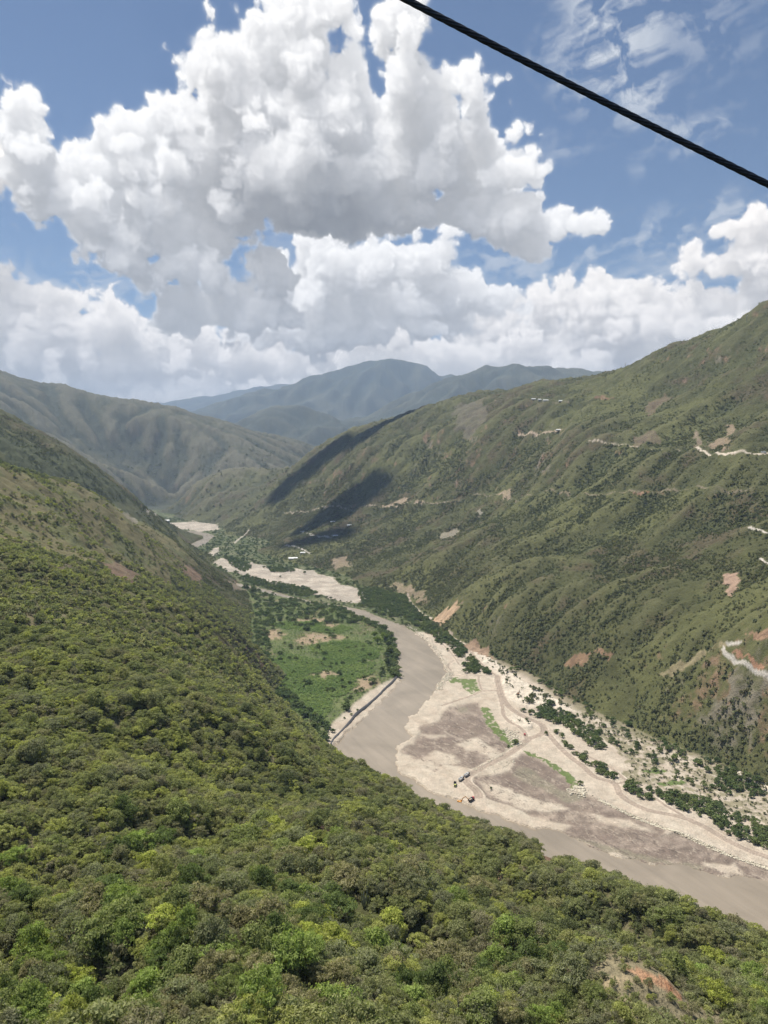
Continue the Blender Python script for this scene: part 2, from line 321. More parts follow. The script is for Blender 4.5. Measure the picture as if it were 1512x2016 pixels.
def dist_line(X,Y,pl,wmax):
    pl=np.array(pl);x0,y0=pl.min(0)-wmax;x1,y1=pl.max(0)+wmax
    d=np.full(X.shape,1e9,np.float32);m=(X>x0)&(X<x1)&(Y>y0)&(Y<y1)
    if not m.any():return d
    xs,ys=X[m],Y[m];dd=np.full(xs.shape,1e9)
    for (ax_,ay_),(bx_,by_) in zip(pl[:-1],pl[1:]):
        vx,vy=bx_-ax_,by_-ay_;t=np.clip(((xs-ax_)*vx+(ys-ay_)*vy)/(vx*vx+vy*vy+1e-9),0,1)
        dd=np.minimum(dd,np.hypot(xs-ax_-t*vx,ys-ay_-t*vy))
    d[m]=dd;return d
def smooth_line(pl,n=6):
    pl=np.array(pl,float);out=[]
    for i in range(len(pl)-1):
        p0=pl[max(i-1,0)];p1=pl[i];p2=pl[i+1];p3=pl[min(i+2,len(pl)-1)]
        for t in np.arange(n)/n:out.append(.5*((2*p1)+(-p0+p2)*t+(2*p0-5*p1+4*p2-p3)*t*t+(-p0+3*p1-3*p2+p3)*t**3))
    out.append(pl[-1]);return np.array(out)
# ---- floor relief
def sub(fn,*a_,m=flr,**k_):
    o=np.zeros(Zf.shape,bool);o[m]=fn(FX[m],FY[m],*a_,**k_);return o
vm=flr&(Zf<9)
m1=sub(in_poly,M1,3.0,22,5,m=vm);m2=sub(in_poly,M2,3.0,22,6,m=vm);mud=m1|m2
bars=np.zeros(Zf.shape,bool)
for i,b in enumerate(BARS):bars|=sub(in_poly,b,3.0,12,20+i,m=vm)
mud&=~bars
pile=sub(in_poly,PILE,2.5,14,7,m=vm)
for p in PILE2:pile|=sub(in_poly,p,4,16,8,m=vm)
fz=np.where(m1|m2,.42+fbm(FX/30,FY/30,3,130)*.18+bars*.35,fz)
fz=fz+pile*(1.2+np.abs(fbm(FX/14,FY/14,3,131))*3.2)
fz=np.where(riv,-1.6,fz)
rd=np.full(Zf.shape,1e3,np.float32);rw=np.full(Zf.shape,-1e3,np.float32)
rlines=[(smooth_line(wpoly(l)),w_) for l,w_ in ROADS]
for l,w_ in rlines:
    d=np.full(Zf.shape,1e3,np.float32);d[vm]=dist_line(FX[vm],FY[vm],l,w_+8);rw=np.maximum(rw,w_-d)
roadm=rw>0
fz=np.where((rw>-5)&~riv,fz*(1-smooth(-5,0,rw))+1.7*smooth(-5,0,rw),fz)
isfl=Zf<fz
Zg=np.where(isfl,fz,Zf)
Zg=np.where(riv&(Zf<6),-1.6,Zg)
floor_=(Zf<2.2)&flr
print('heights',time.time()-T0)
def hat(x,y):
    r=np.hypot(x,y);t=np.arctan2(x,y)
    fi=np.clip(np.interp(r,f_r,np.arange(len(f_r))),0,len(f_r)-1.001);fj=np.clip(np.interp(t,ft,np.arange(len(ft))),0,len(ft)-1.001)
    i=fi.astype(int);j=fj.astype(int);a_=fi-i;b_=fj-j
    return Zg[i,j]*(1-a_)*(1-b_)+Zg[i+1,j]*a_*(1-b_)+Zg[i,j+1]*(1-a_)*b_+Zg[i+1,j+1]*a_*b_
_L=np.exp(np.linspace(math.log(60),math.log(24000),6000))
def cast(u,v):
    """where the terrain really lies along one sight line of the survey camera"""
    x=(u-756)/F*_L;b=(v-1008)/F;y=_L*(CT-b*ST);z=HC-_L*(b*CT+ST)
    h=hat(x,y);k=np.argmax(z<h)
    if z[k]>=h[k]:k=len(_L)-1
    return (float(x[k]),float(y[k]),float(h[k]))
# ---- colours of the ground, plus cloud shade painted on the far mountains
def mixc(c,m,col,f=1.0):
    m=np.asarray(m,np.float32)*f;return c*(1-m[...,None])+np.array(col,np.float32)*m[...,None]
n1=fbm(FX/260,FY/260,4,200);n2=fbm(FX/55,FY/55,4,210);n3=fbm(FX/9,FY/9,4,220,.6);n4=fbm(FX/2.2,FY/2.2,2,230,.6)
n5=fbm(FX/1500,FY/1500,4,240)
col=np.zeros(Zf.shape+(3,),np.float32)+np.array([.072,.076,.032],np.float32)
col=mixc(col,smooth(-.1,.7,n1+n2*.6),(.115,.120,.048),.8)
col=mixc(col,smooth(.1,.8,-n1+n2*.8),(.090,.070,.045),.7)
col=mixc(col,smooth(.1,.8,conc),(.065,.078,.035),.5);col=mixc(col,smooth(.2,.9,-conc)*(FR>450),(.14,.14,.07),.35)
col=mixc(col,smooth(900,500,FR)*smooth(-.6,.4,n3+n2*.5),(.165,.145,.088),.75)
# slope: bare rock and red earth where steep
gz=np.gradient(Zg,axis=0)/np.gradient(f_r)[:,None];gt=np.gradient(Zg,axis=1)/(np.gradient(ft)[None]*FR)
slope=np.hypot(gz,gt)
rockm=smooth(1.3,1.8,slope+n3*.25+n2*.2)*smooth(60,200,FR)
rockc=np.where((n2>0)[...,None],np.array([.26,.17,.12]),np.array([.24,.21,.17])).astype(np.float32)
col=col*(1-rockm[...,None]*.75)+rockc*rockm[...,None]*.75
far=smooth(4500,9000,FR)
col=mixc(col,smooth(2500,5200,FR),(.095,.095,.066),.7);col=mixc(col,smooth(3000,4200,FR)*smooth(.05,.5,conc),(.05,.06,.045),.7);col=mixc(col,smooth(3000,4200,FR)*smooth(.05,.5,-conc),(.15,.14,.10),.6);col=mixc(col,far,(.055,.066,.05),.75);col=mixc(col,far*smooth(.1,.6,n5+n1*.5),(.12,.12,.085),.6)  # far mountains darkened in colour to stand for cloud shade
grassy=np.zeros(Zf.shape,np.float32)
for p in [[(0,925),(120,955),(230,985),(290,1010),(330,1060),(380,1100),(330,1140),(230,1110),(120,1095),(0,1070),(-60,1000)]]:
    grassy+=sub(in_poly,poly_cast(p),25,120,30)
col=mixc(col,grassy,(.165,.148,.078),.9);col=mixc(col,grassy*smooth(0,.5,n2),(.135,.145,.065),.8)
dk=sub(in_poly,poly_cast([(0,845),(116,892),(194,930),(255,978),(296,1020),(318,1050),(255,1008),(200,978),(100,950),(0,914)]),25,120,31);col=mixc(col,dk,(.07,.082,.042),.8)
# valley floor
c_s=np.array([.455,.395,.325],np.float32)
fs=.415*FX-.91*FY;fc=.91*FX+.415*FY;st1=fbm(fs/42+n2*.6,fc/9+n3*.4,5,260,.6);st2=fbm(fs/9,fc/3.2,3,270,.6)
sandc=np.zeros_like(col)+c_s;sandc=mixc(sandc,smooth(0,.8,st1),(.54,.485,.405),.7);sandc=mixc(sandc,smooth(.05,.9,-st1+n2*.3),(.40,.33,.265),.7);sandc=mixc(sandc,smooth(.25,.9,st2),(.36,.30,.24),.45)
bw=floor_&(FR<1400)
col=np.where(bw[...,None],sandc,col)
gx,gy=FX,FY
# east flats: scrub grows over gravel away from the river
scr=floor_&(FR<1350);sv=smooth(.12,.35,n2*.7+n3*.6)
col=mixc(col,scr*sv*(Zf>-14)*smooth(-14,-6,Zf),(.15,.15,.08),.75)
fsk=scr*(FX>0)*smooth(-11,-4,Zf+n3*4)*~pile;col=mixc(col,fsk,(.20,.175,.115),.8)
ups=floor_&(FR>=1350);col=np.where(ups[...,None],np.array([.075,.095,.038],np.float32),col)
col=mixc(col,ups*smooth(.1,.6,n3+n2),(.20,.19,.12),.6)
for p in UPS:
    mm=sub(in_poly,p,10,50,9);col=np.where((mm&~riv&floor_)[...,None],sandc*np.array([.88,.90,.93])*(.85+.25*smooth(-.3,.4,n2))[...,None],col)
fld=sub(in_poly,FIELD,3,20,10)&(Zf<6)
col=np.where(fld[...,None],np.array([.11,.135,.058],np.float32),col)
col=mixc(col,fld*smooth(0,.5,n2),(.15,.17,.07),.7);col=mixc(col,fld*smooth(.3,.7,-n2+n3*.4),(.17,.14,.085),.6)
for i,p in enumerate(LUSH):col=mixc(col,fld&sub(in_poly,p,6,30,40+i),(.12,.165,.062),.8)
for i,p in enumerate(CLEAR):col=mixc(col,fld&sub(in_poly,p,11,22,50+i),(.34,.255,.18),.85)
bea=sub(in_poly,BEACH,2,15,11)&(Zf<6);col=np.where(bea[...,None],sandc*.95,col)
# wet silt with pale swirls
sw=fbm(FX/40+n2*1.2,FY/26+n3*.5,4,250,.55)
mc=np.zeros_like(col)+np.array([.185,.148,.125],np.float32);mc=mixc(mc,smooth(.15,.5,sw),(.26,.215,.175),.9);mc=mixc(mc,smooth(.25,.6,-sw),(.145,.118,.103),.8);mc=mixc(mc,smooth(.42,.5,np.abs(sw+.3*n3)),(.36,.30,.25),.7)
col=np.where((mud&floor_)[...,None],mc,col)
for i,p in enumerate(SHAL):col=mixc(col,mud&sub(in_poly,p,3,15,60+i,m=vm),(.225,.205,.155),.85)
q_=col.copy()
for _ in range(3):
    q_[1:-1]=(q_[:-2]+2*q_[1:-1]+q_[2:])/4;q_[:,1:-1]=(q_[:,:-2]+2*q_[:,1:-1]+q_[:,2:])/4
col=np.where((floor_&(FR<1500))[...,None],q_,col);del q_
ln=fbm(fs/48+n2*1.1,fc/13+n2*.6,4,280,.5);ln2=fbm(fs/20+n3*.3,fc/6,3,285,.5);mb=(m1|m2)&floor_
col=mixc(col,mb*smooth(.07,.015,np.abs(ln)),(.40,.345,.285),.65);col=mixc(col,mb*smooth(.05,.01,np.abs(ln+.22)),(.115,.092,.08),.75);col=mixc(col,mb*smooth(.06,.0,np.abs(ln2)),(.29,.24,.20),.35)
wet=smooth(-14,-2,-np.abs(Zg-.25)*30)*(~mb)*floor_*(FR<1500);col=mixc(col,wet,(.30,.25,.20),.6)
SCB=wpoly([(1134,1404),(1165,1440),(1200,1462),(1232,1500),(1230,1535),(1300,1558),(1400,1574),(1440,1600),(1512,1625),(1600,1650),(1760,1700),(1700,1640),(1512,1560),(1400,1500),(1250,1440),(1150,1395)])
sb=sub(in_poly,SCB,7,25,77)&floor_&~pile;col=mixc(col,sb*smooth(-.35,.25,n3+n2*.5),(.20,.185,.115),.85)
for i,p in enumerate(GRASS):col=mixc(col,floor_&sub(in_poly,p,2.5,9,70+i,m=vm)&(n3>-.45),(.10,.15,.04),.9)
col=np.where((pile&floor_)[...,None],np.array([.56,.50,.42])*(1+.10*n3[...,None]),col)
e_=np.abs(rw)
col=np.where(((rw>-1.6)&(rw<=0)&floor_&~riv)[...,None],sandc*1.1,col)
rc=np.array([.345,.285,.235],np.float32)*(1+.08*n4[...,None]+.10*np.cos(np.clip(rw,0,9)*2.6)[...,None])
col=np.where((roadm&~riv)[...,None]&(Zf<12)[...,None],rc,col)
# a pale wet rim along the waterline
# roads and earth cuts on the hillsides
HR=[([(1160,869),(1180,868),(1215,876),(1253,880),(1300,886),(1340,889)],1.7,(.44,.38,.31)),([(1340,889),(1380,888),(1440,892),(1470,891),(1512,893),(1560,893)],2.6,(.55,.48,.40)),
 ([(1456,1266),(1432,1269),(1424,1279),(1435,1292),(1456,1304),(1478,1315),(1512,1331),(1560,1350)],1.9,(.46,.43,.39)),
 ([(1476,1038),(1495,1044),(1512,1050),(1560,1060)],1.8,(.52,.48,.43)),([(1498,1100),(1512,1108),(1540,1118)],1.8,(.5,.46,.42)),
 ([(1020,857),(1050,852),(1080,850),(1105,847)],3,(.44,.35,.27)),([(940,975),(990,973),(1040,975),(1100,970),(1160,975),(1250,968),(1330,966),(1420,964),(1512,962)],1.5,(.22,.185,.135)),
 ([(960,786),(1050,789),(1110,790),(1180,783)],1.6,(.2,.17,.13)),([(740,996),(800,990),(850,992),(900,985),(940,972)],1.6,(.27,.225,.17)),
 ([(593,1046),(610,1052),(640,1056),(660,1055)],4,(.50,.47,.43)),([(560,1010),(620,1004),(680,1003),(740,996)],2.4,(.34,.29,.23)),
 ([(290,1012),(330,1018),(380,1026),(430,1032)],2.5,(.40,.36,.30)),([(460,1070),(475,1058),(490,1044)],4,(.42,.38,.32)),
 ([(0,1062),(93,1080),(162,1099),(218,1118)],1.2,(.23,.17,.12)),([(0,1010),(60,1008),(110,1005)],1.2,(.09,.08,.05)),([(560,1075),(590,1080),(610,1090)],3,(.45,.42,.38))]
hill_roads=[]
for l,w_,c_ in HR:
    L=smooth_line(poly_cast(l),4);hill_roads.append(L)
    m=FR<3500;d=np.full(Zf.shape,1e3,np.float32);d[m]=dist_line(FX[m],FY[m],L,w_+6)
    brk=1 if w_>1.7 else smooth(-.25,.15,n2+.4*n1)
    col=mixc(col,(1-smooth(w_*.8,w_*1.1,d+n3*w_*.15))*brk,c_)
RK=[([(1466,1249),(1490,1243),(1530,1246),(1530,1260),(1480,1262)],(.31,.20,.135)),([(1440,1279),(1452,1276),(1475,1292),(1512,1306),(1530,1320),(1478,1306),(1450,1295)],(.33,.19,.125)),
 ([(1112,1306),(1130,1293),(1172,1287),(1212,1290),(1205,1300),(1160,1294),(1145,1312),(1120,1314)],(.26,.17,.11)),
 ([(852,1220),(875,1200),(903,1188),(900,1200),(880,1222),(868,1233)],(.48,.34,.23)),([(905,1268),(935,1258),(962,1275),(965,1296),(935,1285)],(.30,.21,.15)),
 ([(1393,866),(1405,872),(1436,836),(1450,834),(1440,860),(1432,888),(1420,880),(1396,887)],(.36,.27,.20)),([(1366,852),(1382,852),(1376,884),(1368,880)],(.33,.26,.2)),
 ([(977,976),(990,966),(1017,968),(1010,975),(990,980)],(.44,.34,.25)),([(1243,970),(1255,965),(1280,966),(1275,971)],(.36,.2,.14)),([(754,996),(775,987),(799,983),(798,992),(770,998)],(.46,.36,.27)),
 ([(813,992),(828,982),(835,985),(832,996)],(.46,.36,.27)),([(858,1068),(868,1050),(899,1042),(895,1056),(872,1062)],(.35,.31,.25)),([(932,1012),(940,1005),(948,1014),(942,1020)],(.42,.38,.32)),
 ([(1420,1133),(1452,1128),(1456,1145),(1438,1178),(1432,1160)],(.36,.25,.19)),([(1167,784),(1175,778),(1202,781),(1205,788)],(.26,.15,.11)),([(1097,968),(1112,964),(1120,975)],(.36,.28,.21)),
 ([(1280,790),(1315,775),(1300,800),(1275,820)],(.2,.15,.11)),([(1240,860),(1290,845),(1300,880),(1250,878)],(.19,.145,.11)),([(895,800),(945,785),(960,820),(920,870),(900,840)],(.17,.15,.115)),
 ([(235,1003),(250,1005),(275,1030),(270,1038),(245,1018)],(.33,.3,.25)),([(200,1108),(230,1104),(280,1140),(262,1150),(215,1130)],(.25,.17,.13)),([(350,1118),(372,1112),(400,1135),(392,1150)],(.30,.2,.15)),([(100,1115),(135,1108),(150,1125),(120,1132)],(.17,.13,.1)),
 ([(440,1140),(462,1145),(480,1160),(468,1166)],(.27,.22,.17)),
 ([(1048,1670),(1085,1655),(1115,1672),(1110,1712),(1075,1728),(1055,1700)],(.19,.12,.085)),([(955,1675),(968,1680),(985,1720),(990,1748),(975,1735),(962,1700)],(.33,.25,.17)),([(625,1640),(650,1615),(668,1640),(655,1668)],(.20,.13,.09)),
 ([(800,1150),(835,1165),(840,1190),(815,1180)],(.30,.23,.17)),([(655,1100),(680,1095),(690,1115),(660,1120)],(.33,.26,.19)),([(770,1150),(800,1150),(810,1168),(780,1165)],(.38,.30,.22)),
 ([(1300,1320),(1360,1295),(1425,1262),(1428,1268),(1380,1300),(1320,1335)],(.27,.23,.14))]
barem=np.zeros(Zf.shape,bool)
for i,(l,c_) in enumerate(RK):
    W_=poly_cast(l);rmean=np.hypot(*np.mean(W_,0));am=rmean*.006
    mm=sub(in_poly,W_,am,am*4,300+i);barem|=mm
    fr_=.9 if rmean<1500 and l[0][0]>520 or rmean<500 else .55
    col=mixc(col,mm,c_,fr_);col=mixc(col,mm&(fbm(FX/am/2,FY/am/2,3,400+i)>.1),tuple(x*.6 for x in c_),.6)
kn=(FR<260);wob=fbm(FX/3,FY/3,3,470,.6)
col=mixc(col,kn*smooth(17,12,kd_+wob*3),(.225,.195,.125),.85)
red=kn&(((FX-KX+1)/6.2)**2+((FY-KY-2.2+.12*(FX-KX))/2.4)**2+wob*.5<1);pale_=kn&(((FX-KX+10)/4.5)**2+((FY-KY+1.2-(FX-KX+10)*.45)/1.5)**2+wob*.6<1)
col=mixc(col,red,(.38,.22,.135),.85);col=mixc(col,red*smooth(.1,.4,fbm(FX/.9,FY/.9,2,475)),(.28,.13,.07),.7);col=mixc(col,pale_,(.36,.29,.185),.8);barem|=red|pale_
for L in hill_roads:
    m=FR<3500;d=np.full(Zf.shape,1e3,np.float32);d[m]=dist_line(FX[m],FY[m],L,9);barem|=d<4
col=np.clip(col*(1+.10*n3[...,None]+.06*n4[...,None]),.01,.8)
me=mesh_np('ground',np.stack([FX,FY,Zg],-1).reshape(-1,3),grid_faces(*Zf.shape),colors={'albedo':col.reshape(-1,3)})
g=M_('ground_soil');at=g.n('ShaderNodeAttribute',attribute_name='albedo');geo=g.n('ShaderNodeNewGeometry')
nA=g.n('ShaderNodeTexNoise',{'Vector':geo.outputs['Position'],'Scale':.9,'Detail':4.0});nB=g.n('ShaderNodeTexNoise',{'Vector':geo.outputs['Position'],'Scale':.06,'Detail':6.0,'Roughness':.7})
c1=g.mul(at.outputs['Color'],g.ramp(nA.outputs[0],[(.3,(.78,.78,.78)),(.7,(1.18,1.17,1.15))]));c2=g.mul(c1,g.ramp(nB.outputs[0],[(.3,(.86,.87,.85)),(.7,(1.12,1.1,1.08))]))
g.set(g.b.inputs['Base Color'],c2);g.b.inputs['Roughness'].default_value=.95;g.b.inputs['Specular IOR Level'].default_value=.15
bmp=g.n('ShaderNodeBump',{'Strength':.5,'Distance':1.2,'Height':nA.outputs[0]});bmp2=g.n('ShaderNodeBump',{'Strength':.5,'Distance':9.0,'Height':nB.outputs[0],'Normal':bmp.outputs[0]});g.set(g.b.inputs['Normal'],bmp2.outputs[0])
link('ground',me,g.m,kind='structure')
# river
bm_x0,bm_x1,bm_y0,bm_y1=-1600,900,250,5200
nx_,ny_=60,110;xs=np.linspace(bm_x0,bm_x1,nx_);ys=np.linspace(bm_y0,bm_y1,ny_);X,Y=np.meshgrid(xs,ys)
mr=mesh_np('river',np.stack([X,Y,0*X],-1).reshape(-1,3),grid_faces(ny_,nx_)[:, ::-1])
g=M_('silty_water');geo=g.n('ShaderNodeNewGeometry')
nA=g.n('ShaderNodeTexNoise',{'Vector':geo.outputs['Position'],'Scale':.012,'Detail':5.0,'Distortion':1.2});nB=g.n('ShaderNodeTexNoise',{'Vector':geo.outputs['Position'],'Scale':.35,'Detail':4.0})
cc=g.ramp(nA.outputs[0],[(.35,(.235,.198,.150)),(.65,(.285,.240,.184))])
fo=g.n('ShaderNodeTexNoise',{'Vector':geo.outputs['Position'],'Scale':.05,'Detail':8.0,'Roughness':.75,'Distortion':.6})
cc=g.mul(cc,(.5,.42,.34,1),g.ramp(fo.outputs[0],[(.70,(0,0,0)),(.78,(.8,.8,.8))]),'MIX')
mp=g.n('ShaderNodeMapping',{'Vector':geo.outputs['Position']});mp.inputs['Rotation'].default_value=(0,0,1.142);mp=g.n('ShaderNodeMapping',{'Vector':mp.outputs[0]});mp.inputs['Scale'].default_value=(.012,.09,1)
fl2=g.n('ShaderNodeTexNoise',{'Vector':mp.outputs[0],'Scale':1.0,'Detail':5.0,'Distortion':.8});cc=g.mul(cc,g.ramp(fl2.outputs[0],[(.35,(.92,.92,.92)),(.65,(1.07,1.07,1.07))]))
g.set(g.b.inputs['Base Color'],cc);g.b.inputs['Roughness'].default_value=.25;g.b.inputs['Specular IOR Level'].default_value=.3
bmp=g.n('ShaderNodeBump',{'Strength':.35,'Distance':.5,'Height':nB.outputs[0]});g.set(g.b.inputs['Normal'],bmp.outputs[0])
link('river',mr,g.m,kind='structure')
print('ground done',time.time()-T0)
# ------------------------------------------------ vegetation
rng=np.random.default_rng(11)
def quads(c,n,sx,sy,ang):
    """leaf quads: centres c, normals n, half sizes"""
    up_=np.where(np.abs(n[:,2:])<.9,np.array([[0,0,1.]]),np.array([[1.,0,0]]))
    a_=np.cross(n,up_);a_/=np.linalg.norm(a_,axis=1)[:,None]+1e-9;b_=np.cross(n,a_)
    ca,sa=np.cos(ang)[:,None],np.sin(ang)[:,None];u=a_*ca+b_*sa;v=-a_*sa+b_*ca
    u=u*sx[:,None];v=v*sy[:,None]
    V=np.stack([c-u,c-v*.8,c+u,c+v*.8],1).reshape(-1,3);return V,np.arange(len(V)).reshape(-1,4)
def crown(kind,ncl,nlf,lf,seed):
    r=np.random.default_rng(seed);cs=[];rad_=[]
    for i in range(ncl):
        a_=r.uniform(0,2*np.pi);q=np.sqrt(r.uniform(0,1));lob=1+.28*np.sin(2*a_+seed)+.18*np.sin(3*a_+seed*2.3)
        if kind=='umbrella': x,y=np.cos(a_)*q*lob,np.sin(a_)*q*lob;z=.88-.26*q**2+r.normal(0,.04)-r.choice([0,0,.17,.32])*r.uniform(.7,1);rr_=(.25,.25,.065)
        elif kind=='round':
            ph=r.uniform(-.35,1.45);x,y=np.cos(a_)*np.cos(ph)*lob*r.uniform(.5,1)*.9,np.sin(a_)*np.cos(ph)*lob*r.uniform(.5,1)*.9;z=.56+.44*np.sin(ph)*r.uniform(.75,1.1);rr_=(.27,.27,.19)
        else: ph=r.uniform(-.2,1.4);x,y=np.cos(a_)*np.cos(ph)*lob*q,np.sin(a_)*np.cos(ph)*lob*q;z=.32+.6*np.sin(ph)*r.uniform(.5,1.1);rr_=(.3,.3,.22)
        cs.append((x,y,z));rad_.append(np.array(rr_)*r.uniform(.65,1.3))
    cs=np.array(cs);rad_=np.array(rad_)
    ci=np.repeat(np.arange(ncl),nlf);d=r.normal(0,1,(len(ci),3));d/=np.linalg.norm(d,axis=1)[:,None];d[:,2]=np.where(d[:,2]<-.3,-d[:,2],d[:,2])
    c=cs[ci]+d*rad_[ci]*r.uniform(.55,1.05,(len(ci),1))
    n=d*.8+r.normal(0,.5,d.shape)+np.array([0,0,.5]);n/=np.linalg.norm(n,axis=1)[:,None]
    s_=lf*r.uniform(.6,1.4,len(ci));V,Fq=quads(c,n,s_,s_*.6,r.uniform(0,6.3,len(ci)))
    tint=np.repeat(r.uniform(.72,1.3,ncl)[ci]*r.uniform(.85,1.15,len(ci)),4)
    return V,Fq,tint,cs
def tube(p0,p1,r0,r1,k=5):
    p0,p1=np.array(p0,float),np.array(p1,float);d=p1-p0;d/=np.linalg.norm(d)+1e-9
    a_=np.cross(d,[.3,.9,.1]);a_/=np.linalg.norm(a_);b_=np.cross(d,a_);t=np.arange(k)*2*np.pi/k
    ring=np.cos(t)[:,None]*a_+np.sin(t)[:,None]*b_
    V=np.vstack([p0+ring*r0,p1+ring*r1]);Fq=[(i,(i+1)%k,(i+1)%k+k,i+k) for i in range(k)];return V,np.array(Fq)
def merge(parts):
    Vs,Fs,o=[],[],0
    for V,Fq in parts:Vs.append(V);Fs.append(np.asarray(Fq)+o);o+=len(V)
    return np.vstack(Vs),np.vstack(Fs)
def trunk(cs,seed,k=5,nb=7,h0=.3):
    r=np.random.default_rng(seed+99);bx,by=r.normal(0,.05,2);parts=[tube((0,0,-.12),(bx,by,h0),.06,.045,k)]
    for i in r.permutation(len(cs))[:nb]:
        m=np.array([bx,by,h0])*.45+cs[i]*.5+np.array([0,0,-.04]);parts+=[tube((bx,by,h0),m,.032,.022,k),tube(m,cs[i],.022,.008,k)]
    return merge(parts)
def bare(seed,n=17,w=.009):
    r=np.random.default_rng(seed);parts=[tube((0,0,-.1),(0,0,.22),.05,.035,4)]
    for i in range(n):
        a_=r.uniform(0,6.28);q=r.uniform(.25,1);e=np.array([np.cos(a_)*q,np.sin(a_)*q,r.uniform(.55,1.0)-.25*q]);m=e*.5+np.array([0,0,.08])
        parts+=[tube((0,0,.2),m,w*1.6,w,3),tube(m,e,w,w*.5,3)]
        for j in range(4):
            e2=e+r.normal(0,.2,3);parts.append(tube(m*.4+e*.6,e2,w*.6,w*.3,3))
    return merge(parts)
def cactus(seed,n=9):
    r=np.random.default_rng(seed);parts=[]
    for i in range(n):
        a_=r.uniform(0,6.28);q=r.uniform(.0,.28);h=r.uniform(.45,1.0);x,y=np.cos(a_)*q,np.sin(a_)*q;dx,dy=np.cos(a_)*.07,np.sin(a_)*.07
        parts+=[tube((x*.4,y*.4,-.1),(x+dx,y+dy,.22),.03,.036,6),tube((x+dx,y+dy,.22),(x+dx*1.3,y+dy*1.3,h),.036,.03,6),tube((x+dx*1.3,y+dy*1.3,h),(x+dx*1.3,y+dy*1.3,h+.02),.03,.004,6)]
    return merge(parts)
def banana(seed):
    r=np.random.default_rng(seed);parts=[]
    for i in range(9):
        a_=r.uniform(0,6.28);dx,dy=np.cos(a_),np.sin(a_);px_,py_=-dy*.11,dx*.11;pts=[(.0,.45),(.28,.85),(.62,.92),(.95,.6)];w_=[.3,1,1,.1]
        V=[];
        for (q,z),ww in zip(pts,w_):V+=[(dx*q+px_*ww,dy*q+py_*ww,z),(dx*q-px_*ww,dy*q-py_*ww,z)]
        parts.append((np.array(V),np.array([(0,1,3,2),(2,3,5,4),(4,5,7,6)])))
    parts.append(tube((0,0,-.05),(0,0,.5),.06,.04,4));return merge(parts)
def leafmat(name,stops,transl=.28,spot=.011):
    m=M_(name);oi=m.n('ShaderNodeObjectInfo')
    nz=m.n('ShaderNodeTexNoise',{'Vector':oi.outputs['Location'],'Scale':spot,'Detail':3.0})
    rn=m.math('MULTIPLY_ADD',oi.outputs['Random'],.62);rn.node.inputs[2].default_value=.0
    nn=m.math('MULTIPLY_ADD',nz.outputs[0],1.35);nn.node.inputs[2].default_value=-.48
    f=m.math('ADD',rn,nn,True)
    c=m.ramp(f,stops);at=m.n('ShaderNodeAttribute',attribute_name='tint')
    c=m.mul(c,at.outputs['Color'])
    df=m.n('ShaderNodeBsdfDiffuse',{'Color':c});tr=m.n('ShaderNodeBsdfTranslucent',{'Color':m.mul(c,(1.1,1.2,.7,1))})
    mx=m.n('ShaderNodeMixShader',{0:transl,1:df.outputs[0],2:tr.outputs[0]});m.t.links.new(mx.outputs[0],m.o.inputs[0]);return m.m
LM=leafmat('dry_forest_leaves',[(0,(.13,.152,.08)),(.16,(.22,.242,.12)),(.32,(.315,.332,.15)),(.42,(.25,.255,.165)),(.56,(.42,.435,.145)),(.68,(.30,.275,.19)),(.80,(.285,.305,.14)),(1,(.46,.47,.17))],.4)
LD=leafmat('riverside_leaves',[(0,(.085,.125,.055)),(.4,(.125,.17,.068)),(.7,(.165,.20,.08)),(1,(.20,.24,.085))],.25,.02)
LS=leafmat('slope_shrub_leaves',[(0,(0.121,0.140,0.078)),(.3,(0.155,0.172,0.092)),(.5,(0.175,0.187,0.099)),(.7,(0.196,0.207,0.094)),(.9,(0.190,0.172,0.103)),(1,(0.149,0.167,0.075))],.3,.0035)
LB=leafmat('banana_leaves',[(0,(.09,.15,.045)),(.5,(.145,.21,.065)),(1,(.22,.28,.09))],.3,.02)
BK=plain('bark',(.16,.13,.10),.9,scale=6);TW=plain('dry_twigs',(.35,.32,.24),.9,scale=2);CA=plain('cactus_skin',(.23,.245,.17),.7,scale=4)
def cmesh(name,kind,ncl,nlf,lf,seed,mat):
    V,Fq,ti,cs=crown(kind,ncl,nlf,lf,seed);me=mesh_np(name,V,Fq,False,colors={'tint':np.stack([ti]*3,1)});me.materials.append(mat);return me,cs
protos=bpy.data.collections.new('plant_kinds')   # source shapes for the stuff objects
def proto(name,me):
    o=bpy.data.objects.new(name,me);protos.objects.link(o);return o
def full(name,kind,ncl,nlf,lf,seed,mat,nb=7):
    V,Fq,ti,cs=crown(kind,ncl,nlf,lf,seed);tv,tf=trunk(cs,seed,4,nb)
    VV,FF=merge([(V,Fq),(tv,tf)]);me=mesh_np(name,VV,FF,False,colors={'tint':np.stack([np.r_[ti,np.ones(len(tv))]]*3,1)})
    me.materials.append(mat);me.materials.append(BK);me.polygons.foreach_set('material_index',np.r_[np.zeros(len(Fq)),np.ones(len(tf))].astype(np.int32));return me
def solid(name,vf,mat):
    me=mesh_np(name,*vf,False,colors={'tint':np.ones((len(vf[0]),3))});me.materials.append(mat);return me
KIND={}
def coll(key,meshes):
    c=bpy.data.collections.new(key)
    for i,m_ in enumerate(meshes):
        o=bpy.data.objects.new('%s_%02d'%(key,i),m_);c.objects.link(o)
    KIND[key]=c
coll('near_tree',[full('near_a%d'%i,['umbrella','round','umbrella','umbrella'][i%4],58,46,.055,i+1,LM) for i in range(8)])
coll('near_bare',[solid('near_b%d'%i,bare(i),TW) for i in range(3)])
coll('near_cactus',[solid('near_c%d'%i,cactus(i),CA) for i in range(3)])
